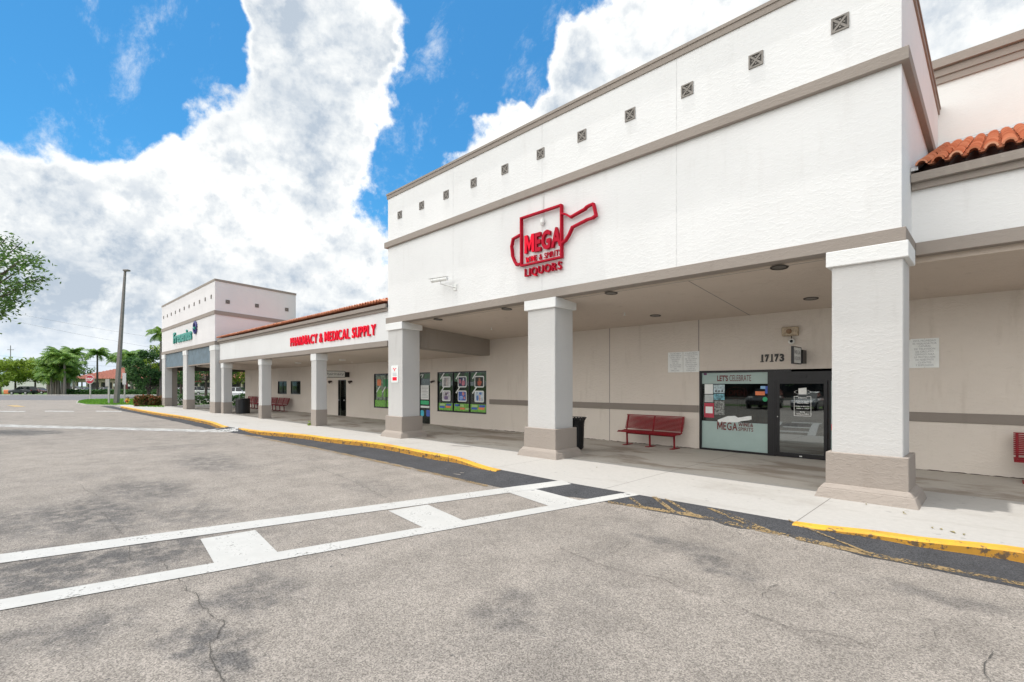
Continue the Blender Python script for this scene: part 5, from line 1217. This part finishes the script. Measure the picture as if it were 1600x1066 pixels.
# ------------------------------------------------------------------ far buildings
FB = thing('shop_building', 'low shop row with red tile hip roof across the street', 'building', W3(rp(250, 130), 130))
d = 130.0; ra, rb_ = rp(128, d), rp(420, d); rf = simple('distant_clay_roof', (.42, .16, .11), .85, 0, .25, 3)
bm = B(); ov = 1.2; ze, zp = zat(592, d), zat(571, d+6)
A = [W3(ra-ov, d-ov-2, ze), W3(rb_, d-ov-2, ze), W3(rb_, d+14, ze), W3(ra-ov, d+14, ze), W3(ra+9, d+6, zp), W3(rb_, d+6, zp)]
v = [bm.verts.new(p) for p in A]
for f in ((0, 1, 5, 4), (2, 3, 4, 5), (0, 4, 3), (1, 2, 5), (0, 3, 2, 1)): bm.faces.new([v[i] for i in f])
obj('roof', bm, rf, FB)
bm = B()
for k in range(90):
    r_0 = ra-ov+k*(rb_-ra)/90+.5; zt_ = zp if r_0 > ra+9 else ze+(zp-ze)*(r_0-ra+ov)/(9+ov); dd = d-ov-2+(8+ov)*(zt_-ze)/(zp-ze)
    hexa(bm, [W3(r_0+s, d-ov-2+q*0, ze+.02+q) for q in (0, .09) for s in (0, .16)]+[W3(r_0+s, dd, zt_+.02+q) for q in (0, .09) for s in (0, .16)])
obj('roof_ridge_rows', bm, rf, FB)
beige = simple('distant_beige_stucco', (.40, .34, .26), .85)
bm = B(); bx3(bm, ra, rb_, d-2, d-1.6, ze-.95, ze-.02); obj('fascia', bm, beige, FB)
bm = B(); bx3(bm, ra, rb_, d+2.5, d+12, 0, ze-.03); obj('wall', bm, simple('distant_shopfront_dark', (.03, .028, .03), .3), FB)
for k, px in enumerate((129, 146, 166, 186, 219, 245, 272, 298, 318, 340, 362, 384)):
    r_0 = rp(px, d); bm = B(); bx3(bm, r_0-.22, r_0+.22, d-2.0, d-1.5, 0, ze-.9); obj('column', bm, beige, FB)
for px0, px1, z0, z1 in ((283, 293, .4, 1.4), (312, 322, .2, .9), (374, 383, .1, .8), (226, 234, .1, .6)):
    bm = B(); bx3(bm, rp(px0, d), rp(px1, d), d-2.12, d-2.01, ze-.9+z0*.2, ze-.9+z1*.75); tag(obj('shop_sign', bm, M['stopred']), {283: 'red shop sign seen between the first tower columns', 312: 'red shop sign seen between the middle tower columns', 374: 'red shop sign seen past the pharmacy porch end', 226: 'small red shop sign under the distant tile roof'}[px0], 'sign')
for px in (212, 236, 190): 
    bm = B(); bx3(bm, rp(px-2, d), rp(px+2, d), d-2.3, d-2.25, 1.6, 2.3); tag(obj('hanging_sign', bm, M['signwhite']), {212: 'white sign hanging before the distant shops right of the palm pair', 236: 'white sign hanging before the distant shops near the dark tree', 190: 'white sign hanging before the distant shops by the lamp post'}[px], 'sign')
WB = thing('white_building', 'long low white building behind the parked dark cars', 'building', W3(rp(40, 150), 150))
bm = B(); bx3(bm, rp(4, 150), rp(75, 150), 150, 160, 0, zat(590, 150)); obj('wall', bm, simple('distant_white_stucco', (.62, .60, .58), .8), WB)
bm = B(); bx3(bm, rp(4, 150)-.2, rp(75, 150)+.2, 149.8, 160.2, zat(590, 150), zat(588.8, 150)); obj('coping', bm, simple('distant_pink_trim', (.5, .34, .28), .8), WB)
# orange barrier + utility pole and wires
d = 108; bm = B(); bx3(bm, rp(5, d), rp(13, d), d, d+.5, 0, .9); bevel(bm, .08); tag(obj('road_barrier', bm, M['orange']), 'orange road barrier beside the parked dark cars', 'barrier')
UP = thing('utility_pole', 'thin distant utility pole above the yellow green trees', 'pole', W3(rp(16.5, 170), 170)); bm = B(); x, y, _ = W3(rp(16.5, 170), 170); tube(bm, [(x, y, 0), (x, y, zat(540, 170))], [.16, .1], 8); obj('pole', bm, M['lampgray'], UP)
bm = B(); bx3(bm, rp(16.5, 170)-1.1, rp(16.5, 170)+1.1, 169.9, 170.1, zat(547, 170), zat(546.3, 170)); obj('crossarm', bm, M['lampgray'], UP)
for k, (y0, y1, lab) in enumerate(((482, 524, 'uppermost overhead wire crossing the sky at left'), (494, 540, 'second overhead wire from the top at left'), (553, 566, 'overhead wire just above the tree tops'), (560, 572, 'lowest overhead wire touching the tree tops'))):
    bm = B(); dd = 170; P = []
    for i in range(25):
        u = i/24; px = -120+u*420; P.append(W3(rp(px, dd), dd, zat(y0+(y1-y0)*((px)/230)+4*math.sin(u*math.pi), dd)))
    tube(bm, P, .022, 4); tag(obj('overhead_wire', bm, M['blacktxt']), lab, 'wire')
# ------------------------------------------------------------------ cars
def car(label, loc, ang, col, kind='sedan', name='parked_car'):
    t = thing(name, label, 'car')
    pm = carpaint('paint_%d_%d_%d' % tuple(int(x*1000) for x in col), col)
    if kind == 'suv': L, Wd, H = 4.8, 1.88, 1.68; prof = [(-2.4, .42, .85), (-2.34, .35, 1.02), (-1.2, .28, 1.06), (-.2, .28, 1.08), (1.2, .28, 1.05), (2.15, .3, .95), (2.38, .36, .72)]; roof = [(-2.25, 1.08), (-1.95, 1.60), (-1.2, 1.67), (.2, 1.66), (.95, 1.10)]
    else: L, Wd, H = 4.6, 1.8, 1.42; prof = [(-2.3, .42, .80), (-2.2, .33, .93), (-1.3, .26, .97), (0, .25, .95), (1.1, .25, .93), (2.05, .28, .80), (2.28, .36, .62)]; roof = [(-1.75, .96), (-1.05, 1.38), (-.3, 1.43), (.35, 1.36), (1.15, .94)]
    bm = B(); rings = []
    for x, zb, zt in prof:
        k = 1 if abs(x) < 1.9 else (.93 if abs(x) < 2.25 else .84); w = Wd/2*k
        rings.append([bm.verts.new((x, s*a, z)) for s, a, z in ((-1, w*.9, zb), (-1, w, zb+.18), (-1, w, zt-.16), (-1, w*.9, zt), (1, w*.9, zt), (1, w, zt-.16), (1, w, zb+.18), (1, w*.9, zb))])
    for a, b in zip(rings, rings[1:]):
        for i in range(8): bm.faces.new((a[i], a[(i+1) % 8], b[(i+1) % 8], b[i]))
    bm.faces.new(rings[0]); bm.faces.new(rings[-1][::-1]); body = obj('body', bm, pm, t, True)
    for f in body.data.polygons: f.use_smooth = False
    zbase = prof[3][2]-.03; w0, w1 = Wd/2*.9, Wd/2*.70
    def green(inset, zt_k, mi): 
        bm = B(); pts = [(roof[0][0], zbase)]+roof[1:-1]+[(roof[-1][0], zbase)]
        def W_(z): return w0+(w1-w0)*(z-zbase)/(H-zbase)
        l = [bm.verts.new((x, -W_(z)+inset, z)) for x, z in pts]; r = [bm.verts.new((x, W_(z)-inset, z)) for x, z in pts]; n = len(pts)
        bm.faces.new(l); bm.faces.new(r[::-1])
        for i in range(n): bm.faces.new((l[i], r[i], r[(i+1) % n], l[(i+1) % n]))
        return bm
    obj('windows', green(0, 0, 0), M['carglass'], t)
    bm = B(); rr_ = roof[1:-1]; hexa(bm, [(x, s*(w1+.03), z+q) for q in (-.03, .02) for s in (-1, 1) for x, z in (rr_[0], rr_[-1])]) if False else None
    for (xa, za), (xb, zb) in zip(rr_, rr_[1:]): hexa(bm, [(x, s*(w1+.035), z+q) for q, in ((-.03,), (.022,)) for s in (-1, 1) for x, z in ((xa, za), (xb, zb))])
    for x in (-.35 if kind == 'sedan' else -1.3, .35 if kind == 'sedan' else -.3):
        for s in (-1, 1): hexa(bm, [(x+dx, s*(a+q), z) for z, a in ((zbase, w0), (H-.04, w1)) for q in (-.02, .012) for dx in (0, .07)])
    obj('roof', bm, pm, t)
    for x in (-L*.29, L*.30):
        for s in (-1, 1):
            bm = B(); tube(bm, [(x, s*(Wd/2-.22), .33), (x, s*(Wd/2+.005), .33)], .33, 18); wv_ = obj('wheel', bm, M['rubber'], t)
            bm = B(); tube(bm, [(x, s*(Wd/2-.0), .33), (x, s*(Wd/2+.015), .33)], .20, 12); obj('rim', bm, M['rim'], wv_)
    for s in (-1, 1):
        bm = B(); zz = prof[-2][2]-.13; box(bm, L/2-.20, L/2-.06, s*.62-.17, s*.62+.17, zz-.06, zz+.05); bevel(bm, .02); obj('headlight', bm, M['groundlamp'], t)
        bm = B(); zz = prof[1][2]-.15; box(bm, -L/2+.0, -L/2+.12, s*.66-.13, s*.66+.13, zz-.07, zz+.07); bevel(bm, .02); obj('taillight', bm, M['stopred'], t)
        bm = B(); box(bm, roof[-1][0]-.35, roof[-1][0]-.2, s*(Wd/2+.0)-.02, s*(Wd/2+.16), zbase+.03, zbase+.15) if s > 0 else box(bm, roof[-1][0]-.35, roof[-1][0]-.2, -(Wd/2+.16), -(Wd/2-.02), zbase+.03, zbase+.15); obj('wing_mirror', bm, pm, t)
    t.location = (loc[0], loc[1], 0 if len(loc) < 3 else loc[2]); t.rotation_euler = (0, 0, ang); return t
va = TH     # facing along image right
car('dark navy wagon parked across the street at the left', W3(rp(36, 103), 103), va+math.pi, (.012, .016, .03), 'suv')
car('dark maroon car parked behind the navy wagon', W3(rp(61, 109), 109), va, (.06, .008, .015), 'sedan')
car('white car parked behind the low hedge beyond the stop sign', W3(rp(118, 118), 118), va+.3, (.6, .6, .6), 'suv')
car('silver blue car parked behind the low hedge right of the white one', W3(rp(133, 120), 120), va, (.20, .25, .32), 'sedan')
car('grey car parked in front of the distant shops left of the lamp post', W3(rp(163, 122), 122), va, (.25, .25, .26), 'sedan')
car('white car seen between the first two tower columns', W3(rp(284, 100), 100), va+.2, (.6, .6, .62), 'sedan')
car('cream car seen between the second and third tower columns', W3(rp(313, 98), 98), va+1.2, (.5, .46, .38), 'suv')
car('pale grey car right of the cream one between the tower columns', W3(rp(325, 96), 96), va+.1, (.42, .44, .42), 'sedan')
car('white van like car seen just above the black barrel', W3(rp(374, 70), 70), va+.2, (.65, .66, .66), 'suv')
# things across the lot that the door glass mirrors
poly('lawn', [(-40, -24), (14, -24), (14, -20), (-40, -20)], .02, M['lawn'])
car('silver car parked across the lot, mirrored in the glass door', (-10.8, -17.2), R(90), (.16, .165, .175), 'sedan')
car('dark car parked across the lot, mirrored in the store window', (-14.2, -17.4), R(90), (.03, .03, .035), 'suv')
car('blue car parked across the lot behind the camera', (-7.6, -17.3), R(90), (.04, .08, .2), 'sedan')
palm('palm behind the camera mirrored in the glass door', 0, 0, 6.5, 2.6, 71, 20, .2, loc=(-9.6, -21.5), nl=10, lw=.08)
tree('leafy tree behind the camera mirrored in the store window', 0, 0, 7, 3.5, 4.6, M['leafd'], 4000, .2, 72, .2, loc=(-16, -25))
tree('leafy tree behind the camera to the right of the mirrored palm', 0, 0, 6.4, 3.2, 4.2, M['leaf'], 3500, .2, 73, .2, loc=(-4, -27))
OB = thing('shop_building', 'low tan shop row with tile roof behind the camera, mirrored in the glass', 'building', (-12, -45, 0))
bm = B(); box(bm, -45, 25, -55, -45, 0, 4.6); obj('wall', bm, beige, OB)
bm = B(); box(bm, -44, 24, -45.05, -44.98, .3, 2.7); obj('window', bm, M['carglass'], OB)
bm = B(); hexa(bm, [(-46, -44, 4.61), (26, -44, 4.61), (-46, -56, 4.61), (26, -56, 4.61), (-46, -49.5, 7), (26, -49.5, 7), (-46, -50.5, 7), (26, -50.5, 7)]); obj('roof', bm, rf, OB)
